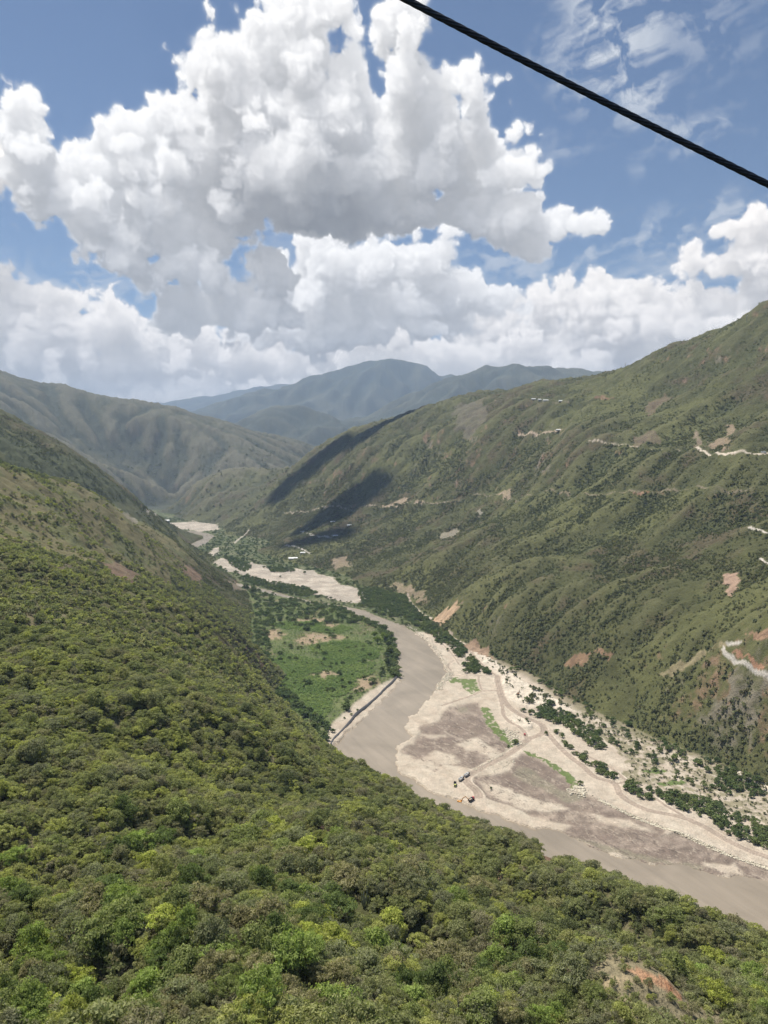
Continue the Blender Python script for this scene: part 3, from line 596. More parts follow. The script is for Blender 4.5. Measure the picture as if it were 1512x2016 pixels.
coll('mid_tree',[full('mid_a%d'%i,['umbrella','shrub','umbrella','round'][i%4],30,11,.15,i+21,LM,4) for i in range(6)])
coll('mid_bare',[solid('mid_b%d'%i,bare(i+7,10,.016),TW) for i in range(2)])
coll('slope_shrub',[cmesh('slope_a%d'%i,['shrub','umbrella','shrub'][i%3],9,6,.36,i+41,LS)[0] for i in range(5)])
coll('riverside',[full('riv_a%d'%i,['round','shrub'][i%2],34,14,.14,i+61,LD,3) for i in range(5)])
coll('fill',[full('fill_a%d'%i,['shrub','umbrella','round'][i%3],26,16,.11,i+121,LM,4) for i in range(5)])
coll('banana',[solid('ban_%d'%i,banana(i),LB) for i in range(4)])
def scatter(name,key,P3,S3,rz,seed,**props):
    me=bpy.data.meshes.new(name);P3=np.asarray(P3,np.float32);me.vertices.add(len(P3));me.vertices.foreach_set('co',P3.ravel())
    a=me.attributes.new('size','FLOAT_VECTOR','POINT');a.data.foreach_set('vector',np.asarray(S3,np.float32).ravel())
    a=me.attributes.new('turn','FLOAT_VECTOR','POINT');rt=np.zeros((len(P3),3),np.float32);r_=np.random.default_rng(seed);rt[:,:2]=r_.normal(0,.07,(len(P3),2));rt[:,2]=rz;a.data.foreach_set('vector',rt.ravel())
    a=me.attributes.new('pick','INT','POINT');a.data.foreach_set('value',r_.integers(0,len(KIND[key].objects),len(P3)).astype(np.int32))
    o=link(name,me,None,kind='stuff',**props)
    ng=bpy.data.node_groups.new(name,'GeometryNodeTree');ng.interface.new_socket('Geometry',in_out='INPUT',socket_type='NodeSocketGeometry');ng.interface.new_socket('Geometry',in_out='OUTPUT',socket_type='NodeSocketGeometry')
    N=ng.nodes.new;L=ng.links.new;gi=N('NodeGroupInput');go=N('NodeGroupOutput');m2p=N('GeometryNodeMeshToPoints');ip=N('GeometryNodeInstanceOnPoints');ci=N('GeometryNodeCollectionInfo')
    ci.inputs['Collection'].default_value=KIND[key];ci.inputs['Separate Children'].default_value=True;ci.inputs['Reset Children'].default_value=True
    def na(n,t):
        x=N('GeometryNodeInputNamedAttribute');x.data_type=t;x.inputs['Name'].default_value=n;return [q for q in x.outputs if q.name=='Attribute' and q.enabled][0]
    L(gi.outputs[0],ip.inputs['Points']);L(ci.outputs[0],ip.inputs['Instance']);ip.inputs['Pick Instance'].default_value=True
    L(na('pick','INT'),ip.inputs['Instance Index']);e2r=N('FunctionNodeEulerToRotation');L(na('turn','FLOAT_VECTOR'),e2r.inputs[0]);L(e2r.outputs[0],ip.inputs['Rotation']);L(na('size','FLOAT_VECTOR'),ip.inputs['Scale'])
    L(ip.outputs[0],go.inputs[0]);md=o.modifiers.new('plants','NODES');md.node_group=ng;return o
def sample(n,r0,r1,t0,t1):
    t=rng.uniform(t0,t1,n);r=np.sqrt(rng.uniform(r0*r0,r1*r1,n));return np.sin(t)*r,np.cos(t)*r,r
def look(A,x,y):
    r=np.hypot(x,y);t=np.arctan2(x,y);i=np.clip(np.searchsorted(f_r,r)-1,0,len(f_r)-1);j=np.clip(np.searchsorted(ft,t)-1,0,len(ft)-1);return A[i,j]
def pix(x,y,z):
    zc=z-HC;d=y*CT-zc*ST;up_=y*ST+zc*CT;return 756+F*x/d,1008-F*up_/d,d
bare_soil=barem|(rw>-2.5)|riv
def bushes(x,y,hmin,hmax,wr):
    n=len(x);h=rng.uniform(hmin,hmax,n)*rng.choice([.75,1,1,1.25],n);wd_=h*rng.uniform(*wr,n);return np.stack([wd_,wd_*rng.uniform(.85,1.15,n),h],1)
def nb_(x,y):
    r=np.hypot(x,y);b=look(bare_soil,x,y)
    for o_ in (2.,4.,6.5,9.):b=b|look(barem,x*(1+o_/r),y*(1+o_/r))
    return b
# near slope
x,y,r=sample(40000,70,500,-.60,.62);zz=hat(x,y);ok=(zz>6)&~look(bare_soil,x,y)
gap=fbm(x/16,y/16,3,500);ok&=(gap>-.38)|(rng.random(len(x))<.22);x,y,zz,r,gap=x[ok],y[ok],zz[ok],r[ok],gap[ok]
u,v,d=pix(x,y,zz);typ=rng.random(len(x))
kd=np.hypot(x-KX,y-KY)
S3=bushes(x,y,2.6,4.6,(.45,.72))*rng.choice([.5,.65,.8,.9,1.05,1.35],(len(x),1));S3[gap>.5]*=1.15;S3*=(.42+.58*smooth(9,20,kd))[:,None];typ=np.where((kd<15)&(typ<.5),.82,typ)
rz=rng.uniform(0,6.28,len(x))
isT=typ<.79;isB=(typ>=.79)&(typ<.86);isC=typ>=.86
S3[isB]*=.8;S3[isC]*=np.array([.62,.62,.72])
inv=(u>-10)&(u<1522)&(v>1300)&(v<2040)
scr=S3[:,0]/d*inv*isT;top=np.argsort(-scr)[:300];ind=np.zeros(len(x),bool);ind[top]=True
capx=scr*0;isCt=isC&inv;ct=np.argsort(-(S3[:,2]/d*isCt))[:60];indc=np.zeros(len(x),bool);indc[ct]=True
P3=np.stack([x,y,zz-.05],1)
m=isT&~ind;scatter('dry_forest','near_tree',P3[m],S3[m],rz[m],1)
m=isB;scatter('leafless_brush','near_bare',P3[m],S3[m],rz[m],2)
m=isC&~indc;scatter('cactus_scrub','near_cactus',P3[m],S3[m],rz[m],3)
IND=[(P3[i],S3[i],rz[i]) for i in top];INDC=[(P3[i],S3[i],rz[i]) for i in ct]
# low fill
x,y,r=sample(16000,70,420,-.60,.62);zz=hat(x,y);ok=(zz>6)&~look(barem,x,y)&(np.hypot(x-KX,y-KY)>8);x,y,zz=x[ok],y[ok],zz[ok];scatter('undergrowth','fill',np.stack([x,y,zz],1),bushes(x,y,1.0,2.0,(.6,.9)),rng.uniform(0,6.28,len(x)),4)
# middle slope
x,y,r=sample(80000,500,1500,-.60,.62);zz=hat(x,y)
gr=look(grassy,x,y);dn=fbm(x/60,y/60,3,510);left=(x<-120+(y-900)*.0)&(y<2300)|(x<150)&(y<800)
thin=smooth(1500,800,r)*.0+1
ok=(zz>5)&~look(bare_soil,x,y)&(rng.random(len(x))<np.where(gr>.5,.10+.35*(dn>.2),.95))&((dn>-.55)|(rng.random(len(x))<.4))&left
x1,y1,z1=x[ok],y[ok],zz[ok];q=rng.random(len(x1))<.10;S3=bushes(x1,y1,2.4,4.5,(.5,.8));P3=np.stack([x1,y1,z1-.1],1);rz=rng.uniform(0,6.28,len(x1))
scatter('hillside_woodland','mid_tree',P3[~q],S3[~q],rz[~q],5);scatter('leafless_thicket','mid_bare',P3[q],S3[q]*.8,rz[q],6)
# everything farther, and the right-hand massif
def farset(n,r0,r1,hm,name,seed,keep=.9):
    x,y,r=sample(n,r0,r1,-.6,.62);zz=hat(x,y);dn=fbm(x/90,y/90,4,520)+.3*fbm(x/400,y/400,2,530);gr=look(grassy,x,y);lf_=((x<-120)&(y<2300)|(x<150)&(y<800))&(r<1500)
    hi=smooth(250,520,zz)
    ok=(zz>4)&~look(bare_soil,x,y)&~lf_&(rng.random(len(x))<keep*(1-.55*hi)*np.clip(.55+dn*.9+look(conc,x,y)*1.1,.10,1)*(1-.85*gr))
    x,y,zz,dn=x[ok],y[ok],zz[ok],dn[ok];S3=bushes(x,y,*hm,(.7,1.1))*(1+.35*np.clip(dn,-.5,1))[:,None]*(1-.25*smooth(200,500,zz))[:,None]
    scatter(name,'slope_shrub',np.stack([x,y,zz-.2],1),S3,rng.uniform(0,6.28,len(x)),seed)
farset(VD(170000),600,1700,(1.2,2.7),'hillside_scrub',7)
farset(VD(230000),1700,3200,(1.6,3.2),'distant_scrub',8)
farset(VD(80000),3200,6200,(3.0,6),'faraway_scrub',9,.4)
# riverside thickets
THK=[wpoly(p) for p in [[(800,1205),(830,1213),(870,1238),(902,1262),(920,1285),(912,1298),(888,1290),(860,1262),(830,1240),(800,1222)],[(918,1296),(930,1294),(955,1312),(976,1324),(960,1331),(912,1325)],
 [(1050,1404),(1065,1389),(1090,1395),(1126,1414),(1172,1438),(1194,1481),(1181,1484),(1151,1463),(1111,1435),(1068,1417)],[(1084,1438),(1099,1444),(1111,1460),(1151,1481),(1184,1511),(1215,1533),(1194,1538),(1163,1518),(1120,1490)],
 [(1230,1538),(1264,1545),(1300,1566),(1303,1585),(1264,1579),(1233,1554)],[(1313,1560),(1355,1573),(1395,1576),(1423,1591),(1430,1609),(1401,1615),(1355,1603),(1310,1580)],[(1410,1622),(1435,1606),(1478,1612),(1512,1628),(1600,1660),(1600,1722),(1512,1673),(1478,1665),(1432,1645)],
 [(705,1170),(730,1158),(770,1158),(812,1172),(824,1205),(800,1222),(770,1213),(735,1200),(715,1190)],[(480,1135),(505,1140),(560,1152),(605,1160),(625,1170),(600,1176),(540,1165),(485,1148)],[(440,1098),(480,1105),(495,1120),(480,1128),(455,1115)],[(525,1117),(575,1122),(582,1128),(535,1128)],
 [(1194,1470),(1250,1500),(1330,1540),(1400,1570),(1480,1580),(1500,1550),(1440,1500),(1380,1470),(1300,1440),(1220,1420),(1150,1400)],[(1400,1520),(1440,1520),(1470,1560),(1420,1560)],[(1455,1545),(1500,1545),(1500,1570),(1460,1565)],[(1000,1475),(1025,1465),(1020,1478)]]]
x,y,r=sample(430000,600,3700,-.6,.62);zz=hat(x,y);fl_=look(floor_,x,y)&~look(bare_soil,x,y)&(zz<14);x,y,zz,r=x[fl_],y[fl_],zz[fl_],r[fl_]
inth=np.zeros(len(x));
for i,p in enumerate(THK):inth=np.maximum(inth,in_poly(x,y,p,4,12,600+i)*(.95 if i!=11 else .12))
e_=fbm(x/14,y/14,3,540);prob=np.where(inth>0,inth,0)
eastf=(r<1400)&~look(fld,x,y)&~look(mud|bars|pile|bea,x,y);prob=np.maximum(prob,eastf*(x>0)*(smooth(.15,.5,e_)*.16*(look(Zf,x,y)>-16)+.5*smooth(-7,-2,look(Zf,x,y))*smooth(-.2,.3,e_)))
prob=np.maximum(prob,(r>1400)*smooth(-.1,.35,e_)*.55*~look(np.asarray(col[...,0]>.25),x,y))
edge=look(fld,x,y)&(look(dist_line(FX,FY,np.array(wpoly([(480,1160),(572,1182),(619,1191),(658,1195),(686,1206),(716,1220),(758,1238),(777,1256),(782,1281),(785,1308),(787,1330)])),26.0)<18,x,y)|look(dist_line(FX,FY,np.array(wpoly([(500,1200),(510,1250),(512,1300),(545,1372),(600,1420),(640,1462)])),26.0)<16,x,y))
prob=np.maximum(prob,edge*np.where((e_>-.1)&(x>-150),.75,.25));prob=np.maximum(prob,look(fld,x,y)*(e_>.38)*.11)
k=(rng.random(len(x))<prob*np.clip(1.15-(r-600)/3000,.4,1));x,y,zz,r=x[k],y[k],zz[k],r[k]
S3=bushes(x,y,2.6,5.2,(.6,.95))*np.where(look(edge.__class__(0) if False else fld,x,y),1.25,1.0)[:,None];scatter('riverside_thicket','riverside',np.stack([x,y,zz-.1],1),S3,rng.uniform(0,6.28,len(x)),10)
x,y,r=sample(60000,600,1400,0,.6);zz=hat(x,y);k=look(sb,x,y)&~look(bare_soil,x,y)&(fbm(x/9,y/9,3,545)>-.1)&(rng.random(len(x))<.55);x,y,zz=x[k],y[k],zz[k];q=rng.random(len(x))<.35
P3=np.stack([x,y,zz],1);S3=bushes(x,y,.8,1.9,(.7,1.1));rz=rng.uniform(0,6.28,len(x));scatter('gravel_scrub','slope_shrub',P3[~q],S3[~q],rz[~q],14);scatter('dry_brush','mid_bare',P3[q],S3[q],rz[q],15)
# banana plots
x,y,r=sample(90000,850,1600,-.25,.05);zz=hat(x,y);k=look(fld,x,y)&~look(bea,x,y);x,y,zz=x[k],y[k],zz[k];pr=np.full(len(x),.12)
for i,p in enumerate(LUSH):pr=np.where(in_poly(x,y,p,6,30,40+i),.8,pr)
for i,p in enumerate(CLEAR):pr=np.where(in_poly(x,y,p,11,22,50+i),.02,pr)
k=rng.random(len(x))<pr;x,y,zz=x[k],y[k],zz[k];scatter('banana_plantation','banana',np.stack([x,y,zz],1),bushes(x,y,1.7,2.8,(.7,.9)),rng.uniform(0,6.28,len(x)),12)
print('veg',time.time()-T0)
# ------------------------------------------------ things
import bmesh
def tg(o,label=None,cat=None,group=None):
    if label:o['label']=label
    if cat:o['category']=cat
    if group:o['group']=group
    return o
def emp(name,loc,rz=0,label=None,cat=None,group=None):
    o=bpy.data.objects.new(name,None);scn.collection.objects.link(o);o.location=loc;o.rotation_euler=(0,0,rz);o.empty_display_size=.5;return tg(o,label,cat,group)
class B:
    def __init__(s):s.bm=bmesh.new()
    def box(s,c,d,bev=.04,taper=None,rot=None):
        r=bmesh.ops.create_cube(s.bm,size=1);vs=r['verts']
        for v in vs:
            x,y,z=v.co.x*d[0],v.co.y*d[1],v.co.z*d[2]
            if taper and z>0:x=x*taper[0]+taper[2]*1.0 if len(taper)>2 else x*taper[0];y*=taper[1]
            v.co=Vector((x,y,z))
        if rot:bmesh.ops.rotate(s.bm,verts=vs,cent=(0,0,0),matrix=rot)
        bmesh.ops.translate(s.bm,verts=vs,vec=c)
        if bev:
            es=list({e for v in vs for e in v.link_edges});bmesh.ops.bevel(s.bm,geom=es,offset=bev,segments=2,affect='EDGES')
        return s
    def bar(s,p0,p1,w,h=None):
        p0,p1=Vector(p0),Vector(p1);d=p1-p0;L=d.length;q=d.to_track_quat('X','Z').to_matrix();return s.box((p0+p1)/2,(L,w,h or w),.02,rot=q)
    def cyl(s,p0,p1,r,r2=None,n=16):
        p0,p1=Vector(p0),Vector(p1);d=p1-p0;m=d.to_track_quat('Z','Y').to_matrix()
        rr_=bmesh.ops.create_cone(s.bm,cap_ends=True,segments=n,radius1=r,radius2=r if r2 is None else r2,depth=d.length);bmesh.ops.rotate(s.bm,verts=rr_['verts'],cent=(0,0,0),matrix=m);bmesh.ops.translate(s.bm,verts=rr_['verts'],vec=(p0+p1)/2);return s
    def poly(s,pts,y0,y1):
        a=[s.bm.verts.new((x,y0,z)) for x,z in pts];b=[s.bm.verts.new((x,y1,z)) for x,z in pts];n=len(pts);s.bm.faces.new(a[::-1]);s.bm.faces.new(b)
        for i in range(n):s.bm.faces.new((a[i],a[(i+1)%n],b[(i+1)%n],b[i]))
        bmesh.ops.recalc_face_normals(s.bm,faces=s.bm.faces);return s
    def out(s,name,mat,parent=None,**k):
        me=bpy.data.meshes.new(name);s.bm.to_mesh(me);s.bm.free();return link(name,me,mat,parent,**k)
PT={k:plain('paint_'+k,c,.4,0,.06,2) for k,c in dict(white=(.78,.78,.76),red=(.50,.05,.06),yellow=(.62,.50,.06),lime=(.62,.66,.20),orange=(.62,.30,.07),dark=(.045,.045,.05),grey=(.25,.25,.26),rust=(.30,.16,.08),roof=(.36,.17,.11),wall=(.66,.62,.55)).items()}
RUB=plain('rubber',(.03,.03,.03),.9);GLS=plain('dark_glass',(.03,.04,.05),.12);STL=plain('steel',(.10,.11,.12),.5,.7,.15,8);GRV=plain('gravel_load',(.40,.33,.27),.95,0,.2,5);WD=plain('weathered_wood',(.25,.20,.15),.9)
def copy_tree(o,parent=None):
    c=o.copy();scn.collection.objects.link(c);c.parent=parent
    for ch in list(o.children):copy_tree(ch,c)
    return c
def wheels(root,xs,y,r,w=.42):
    for x in xs:
        for s in (-1,1):
            wo_=B().cyl((x,s*y-w/2,r),(x,s*y+w/2,r),r).out('wheel',RUB,root);B().cyl((x,s*y-w/2-.02,r),(x,s*y+w/2+.02,r),r*.5).out('rim',PT['grey'],wo_)
def truck(loc,rz,cabp,bodyp,label,load=False):
    t=emp('dump_truck',loc,rz,label,'dump truck')
    B().box((0,0,.95),(8.0,.9,.35)).out('chassis',PT['dark'],t);wheels(t,(2.9,-1.2,-2.5),1.02,.52)
    cb=B().box((3.1,0,1.95),(1.9,2.35,1.9),.12,(.86,.95)).out('cab',cabp,t);B().box((4.02,0,2.3),(.08,2.0,.75),.02).out('windshield',GLS,cb)
    B().box((4.1,0,.85),(.25,2.35,.5),.05).out('bumper',PT['dark'],t)
    for s in (-1,1):B().box((3.2,s*1.17,2.3),(.9,.06,.65),.02).out('side_window',GLS,cb)
    d=B();d.box((-1.35,0,1.28),(5.5,2.3,.12),.02)
    for s in (-1,1):
        d.box((-1.35,s*1.2,2.0),(5.5,.1,1.5),.03)
        for q in range(6):d.box((-3.8+q*.98,s*1.29,2.0),(.12,.1,1.45),.02)
    d.box((1.38,0,2.15),(.1,2.4,1.8),.03).box((-4.05,0,2.0),(.1,2.4,1.4),.03).box((1.75,0,3.02),(.8,2.3,.08),.02);d.out('dump_body',bodyp,t)
    if load:
        g_=bmesh.new();bmesh.ops.create_icosphere(g_,subdivisions=3,radius=1)
        for v in g_.verts:v.co=Vector((v.co.x*2.6-1.35,v.co.y*1.08,2.05+max(v.co.z,-.3)*.55+.05*math.sin(v.co.x*9+v.co.y*7)))
        me_=bpy.data.meshes.new('gravel_load');g_.to_mesh(me_);g_.free();link('gravel_load',me_,GRV,t)
    return t
def excavator(loc,rz,paint,label,turn=0.0,reach=1.0,dig=(8.6,1.6),elbow=(4.9,5.6),sc=1.0):
    t=emp('excavator',loc,rz,label,'excavator');t.scale=(sc,)*3
    for s in (-1,1):
        B().poly([(-2.2,.45),(-1.9,.05),(1.9,.05),(2.2,.45),(1.9,.9),(-1.9,.9)],s*1.2-.3,s*1.2+.3).out('track',RUB,t)
    B().cyl((0,0,.7),(0,0,1.15),.8).out('turntable',PT['dark'],t)
    b=B().box((-.5,0,1.65),(4.2,2.6,1.0),.12).box((-2.1,0,1.85),(1.2,2.5,1.3),.2).out('engine_house',paint,t);B().cyl((-1.7,.6,2.4),(-1.7,.6,3.0),.08).out('exhaust',PT['dark'],b)
    c=B().box((1.0,.8,2.3),(1.5,1.0,1.8),.1,(.85,.95)).out('cab',paint,t);B().box((1.72,.8,2.5),(.1,.8,1.1),.02).box((1.0,1.28,2.5),(1.0,.08,.9),.02).out('cab_window',GLS,c)
    ex,ez=elbow;bx_,bz_=dig
    B().bar((1.0,-.3,1.8),(ex*.55,-.3,ez*.86),.5,.7).bar((ex*.52,-.3,ez*.85),(ex,-.3,ez),.45,.55).out('boom',paint,t)
    B().bar((ex-.4,-.3,ez+.35),(bx_,-.3,bz_+.7),.4,.5).out('stick',paint,t)
    B().cyl((1.6,-.3,1.7),(ex*.5,-.3,ez*.78),.12).out('hydraulic_ram',STL,t);B().cyl((ex*.55,-.3,ez+.5),(ex-.3,-.3,ez+.6),.1).out('hydraulic_ram',STL,t)
    B().poly([(bx_-.1,bz_+.9),(bx_+.65,bz_+.5),(bx_+.5,bz_-.3),(bx_-.3,bz_-.6),(bx_-.9,bz_-.2),(bx_-.6,bz_+.1)],-.95,.35).out('bucket',PT['dark'],t)
    return t
def at(u,v):
    x,y,_=G(u,v,1.6);return (x,y,float(hat(np.array([x]),np.array([y]))[0]))
def heading(u0,v0,u1,v1):
    a_,b_=G(u0,v0,1.6),G(u1,v1,1.6);return math.atan2(b_[1]-a_[1],b_[0]-a_[0])
h_=heading(896,1543,921,1526)
truck(at(919,1528),h_,PT['dark'],PT['white'],'black cabbed dump truck with white body, farthest from the river in the line').name='dump_truck'
truck(at(908,1536),h_+.05,PT['dark'],PT['white'],'white bodied dump truck, middle one of the three parked nose to tail')
truck(at(896,1546),h_+math.pi+.55,PT['lime'],PT['dark'],'dump truck with pale lime cab at the river end of the parked line')
tx=at(928,1577);truck(tx,heading(920,1580,940,1566),PT['red'],PT['dark'],'red cabbed dump truck with dark body being loaded beside the orange excavator',True)
ep=at(906,1575);excavator(ep,math.atan2(tx[1]-ep[1],tx[0]-ep[0]),PT['orange'],'orange and yellow excavator at the river edge reaching its bucket over a truck',dig=(9.0,3.2),elbow=(5.2,7.0))
excavator(at(1020,1373),.9,PT['rust'],'small dark excavator working on the pale gravel heap below the slope',dig=(4.8,2.2),elbow=(3.6,5.4),sc=.92)
def pickup(loc,rz,p,label):
    t=emp('pickup',loc,rz,label,'pickup truck')
    B().poly([(-2.5,.45),(2.45,.45),(2.5,.95),(1.35,1.05),(.75,1.65),(-.75,1.68),(-.95,1.08),(-2.5,1.08)],-.9,.9).out('body',p,t)
    B().box((-1.72,0,1.02),(1.4,1.55,.16),.02).out('cargo_bed',PT['dark'],t);B().box((0,0,1.38),(1.3,1.84,.42),.03).box((1.02,0,1.36),(.35,1.5,.34),.03).out('window',GLS,t)
    wheels(t,(1.55,-1.55),.82,.38,.26);return t
pickup(at(1033,1447),heading(1036,1457,1031,1442),PT['red'],'red pickup driving down the narrow gravel track beside the wet silt')
# plain concrete-grey bus on the hill road
def bus(loc,rz,label):
    t=emp('bus',loc,rz,label,'bus');B().box((0,0,1.85),(10.5,2.5,2.7),.2).out('body',PT['white'],t)
    for s in (-1,1):B().box((0,s*1.26,2.25),(9.2,.06,.8),.02).out('window_band',GLS,t)
    B().box((5.25,0,2.1),(.06,2.1,1.3),.02).out('windshield',GLS,t);wheels(t,(3.4,-3.2),1.05,.5,.35)
c_=cast(1503,892);c2_=cast(1485,892);bus((c_[0],c_[1],c_[2]+.1),math.atan2(c2_[1]-c_[1],c2_[0]-c_[0]),'white bus on the pale road high on the right-hand mountainside')
# the embankment wall on the left bank
wl=smooth_line(wpoly([(781,1335),(772,1346),(755,1362),(747,1371),(724,1391),(702,1408),(691,1422),(674,1442),(658,1458),(651,1471)]),8)
V=[];
for i,(x_,y_) in enumerate(wl):
    d_=wl[min(i+1,len(wl)-1)]-wl[max(i-1,0)];d_/=np.linalg.norm(d_);n_=np.array([-d_[1],d_[0]]);jj=.25*math.sin(i*1.7)+.2*math.sin(i*.53)
    for o_,z_ in ((-1.5,-.6),(-.9,3.0+jj*.5),(.9,3.1+jj*.5),(2.1,-.6)):V.append((x_+n_[0]*(o_+jj*.4),y_+n_[1]*(o_+jj*.4),z_+.6))
Fq=[(4*i+k,4*i+k+1,4*i+k+5,4*i+k+4) for i in range(len(wl)-1) for k in range(3)]
o=link('embankment_wall',mesh_np('embankment_wall',V,Fq,False),plain('dark_geotextile',(.07,.07,.075),.9,0,.3,.8));tg(o,'long low dark grey embankment wall along the left river bank','wall')
# cable
def cable():
    p0=np.array(P(640,-85,4.3));p1=np.array(P(1660,436,4.55));d=p1-p0;L=np.linalg.norm(d);d/=L;a_=np.cross(d,[0,0,1]);a_/=np.linalg.norm(a_);b_=np.cross(a_,d)
    n=700;s_=np.linspace(0,L,n);Vs=[];Fs=[];k=8;off=0
    for q in range(6):
        ph=s_/.21*2*np.pi*.5+q*np.pi/3;c=p0+d*s_[:,None]+(.0112*np.cos(ph))[:,None]*a_+(.0112*np.sin(ph))[:,None]*b_+np.array([0,0,-1.])*((s_*(L-s_))/L/L*.055)[:,None]
        t=np.arange(k)*2*np.pi/k;ring=(np.cos(t)[None,:,None]*a_+np.sin(t)[None,:,None]*b_)*.0082
        Vs.append((c[:,None]+ring).reshape(-1,3));i=np.arange(n-1)[:,None]*k+np.arange(k)[None];j=np.arange(n-1)[:,None]*k+(np.arange(k)[None]+1)%k
        Fs.append(np.stack([i,j,j+k,i+k],-1).reshape(-1,4)+off);off+=n*k
    return np.vstack(Vs),np.vstack(Fs)
o=link('steel_cable',mesh_np('steel_cable',*cable()),plain('greased_steel',(.035,.042,.055),.6,.3,.25,30));tg(o,'thick dark twisted steel cable crossing the sky at the upper right','cable')
# houses on the mountainside
def house(u,v,w_,l_,h,label,cat='house',rf=PT['roof'],wm=PT['wall'],group=None,rz=.2):
    x_,y_,z_=cast(u,v);t=emp('house',(x_,y_,z_-.4),rz,label,cat,group)
    wa_=B().box((0,0,h/2),(l_,w_,h),.03).out('wall',wm,t)
    B().poly([(-w_/2-.5,h),(0,h+w_*.28),(w_/2+.5,h),(w_/2+.5,h+.15),(0,h+w_*.28+.18),(-w_/2-.5,h+.15)],-l_/2-.5,l_/2+.5).out('roof',rf,t).rotation_euler=(0,0,math.pi/2)
    dr=B().box((0,-w_/2-.03,1.0),(1.0,.08,2.0),.01).out('door',WD,t)
    for q in (-.3,.3):B().box((l_*q,-w_/2-.03,1.6),(1.1,.08,1.0),.01).out('window',GLS,t)
    return t
for u,v,w_,l_,lab in [(1050,788,7,14,'long pale house, leftmost of the row high on the right ridge road'),(1062,789,7,10,'short white house second in the row on the ridge road'),(1074,790,7,16,'longest pale house third in the row on the ridge road'),
  (1104,791,7,13,'pale house standing alone at the right end of the ridge row'),(1100,849,7,16,'pale house above the bright road cut on the upper slope'),(577,1101,10,26,'long white roofed shed among riverside trees in the far valley'),(328,1027,10,20,'white roofed shed on the sand at the far bend'),
  (660,1057,8,16,'pale house at the hairpin in the cloud shadow'),(655,1029,8,15,'pale house above the hairpin road in shadow'),(688,1036,8,16,'pale house right of the shadowed hairpins'),(596,1090,7,14,'small pale house beside the lower hairpin')]:
    house(u,v,w_,l_,3.2,lab,rf=PT['white'] if 'white' in lab or 'pale' in lab else PT['roof'],rz=.2+.1*math.sin(u))
def mast(u,v,h,label):
    x_,y_,z_=cast(u,v);t=emp('antenna_mast',(x_,y_,z_-1),.3,label,'antenna mast');w_=1.1;b=B()
    for a_,c_ in ((-1,-1),(1,-1),(1,1),(-1,1)):b.cyl((a_*w_,c_*w_,0),(a_*.35,c_*.35,h),.16,.12,6)
    for q in range(8):
        z0=h*q/8;z1=h*(q+1)/8;f0=w_+(.35-w_)*q/8;f1=w_+(.35-w_)*(q+1)/8
        b.cyl((-f0,-f0,z0),(f1,-f1,z1),.08,None,5).cyl((f0,-f0,z0),(f1,f1,z1),.08,None,5).cyl((f0,f0,z0),(-f1,f1,z1),.08,None,5).cyl((-f0,f0,z0),(-f1,-f1,z1),.08,None,5)
    b.out('lattice',PT['grey'],t);B().cyl((.4,-.6,h*.85),(.4,-1.0,h*.85),.9,.9,14).out('dish',PT['white'],t);B().cyl((-.5,.5,h*.7),(-.7,.9,h*.7),.7,.7,14).out('dish',PT['white'],t);B().cyl((0,0,h),(0,0,h+5),.09,.05,6).out('antenna',PT['grey'],t)
mast(1470,634,20,'lattice antenna mast standing on the crest at the far right');mast(1231,724,15,'smaller antenna mast on the ridge shoulder left of the high crest')
for u,v,lab in [(1007,1424,'thin wooden post alone on the sand left of the dark track'),(1018,1420,'left one of two wooden posts at the edge of the dark track'),(1024,1421,'right one of two wooden posts at the edge of the dark track')]:
    x_,y_,z_=at(u,v);t=emp('wooden_post',(x_,y_,z_-.3),0,lab,'post');B().cyl((0,0,0),(.1,0,4.6),.14,.10,8).out('pole',WD,t);B().bar((-.5,0,4.1),(.7,0,4.15),.1,.1).out('crossbar',WD,t)
# trees one by one
def tree_meshes(kind,ncl,nlf,lf,seed,mat,nb=7):
    V,Fq,ti,cs=crown(kind,ncl,nlf,lf,seed);a_=mesh_np('crown',V,Fq,False,colors={'tint':np.stack([ti]*3,1)});a_.materials.append(mat);tv,tf=trunk(cs,seed,5,nb);b_=mesh_np('trunk',tv,tf,False);b_.materials.append(BK);return a_,b_
def tree(p,s,rz,meshes,label,name='dry_forest_tree',cat='tree',group=None):
    t=emp(name,[float(q) for q in p],float(rz),label,cat,group);t.scale=[float(q) for q in s];link('crown',meshes[0],None,t);link('trunk',meshes[1],None,t);return t
LI=bpy.data.materials.new('tree_leaves');LI.use_nodes=True
_t=LI.node_tree;_t.nodes.clear();_oi=_t.nodes.new('ShaderNodeObjectInfo');_at=_t.nodes.new('ShaderNodeAttribute');_at.attribute_name='tint'
def _mx(a,b):
    n=_t.nodes.new('ShaderNodeMix');n.data_type='RGBA';n.blend_type='MULTIPLY';n.inputs[0].default_value=1;_t.links.new(a,n.inputs[6])
    if isinstance(b,tuple):n.inputs[7].default_value=b
    else:_t.links.new(b,n.inputs[7])
    return n.outputs[2]
_c=_mx(_oi.outputs['Color'],_at.outputs['Color']);_d=_t.nodes.new('ShaderNodeBsdfDiffuse');_r=_t.nodes.new('ShaderNodeBsdfTranslucent');_m=_t.nodes.new('ShaderNodeMixShader');_o2=_t.nodes.new('ShaderNodeOutputMaterial')
_t.links.new(_c,_d.inputs[0]);_t.links.new(_mx(_c,(1.1,1.2,.7,1)),_r.inputs[0]);_m.inputs[0].default_value=.4;_t.links.new(_d.outputs[0],_m.inputs[1]);_t.links.new(_r.outputs[0],_m.inputs[2]);_t.links.new(_m.outputs[0],_o2.inputs[0])
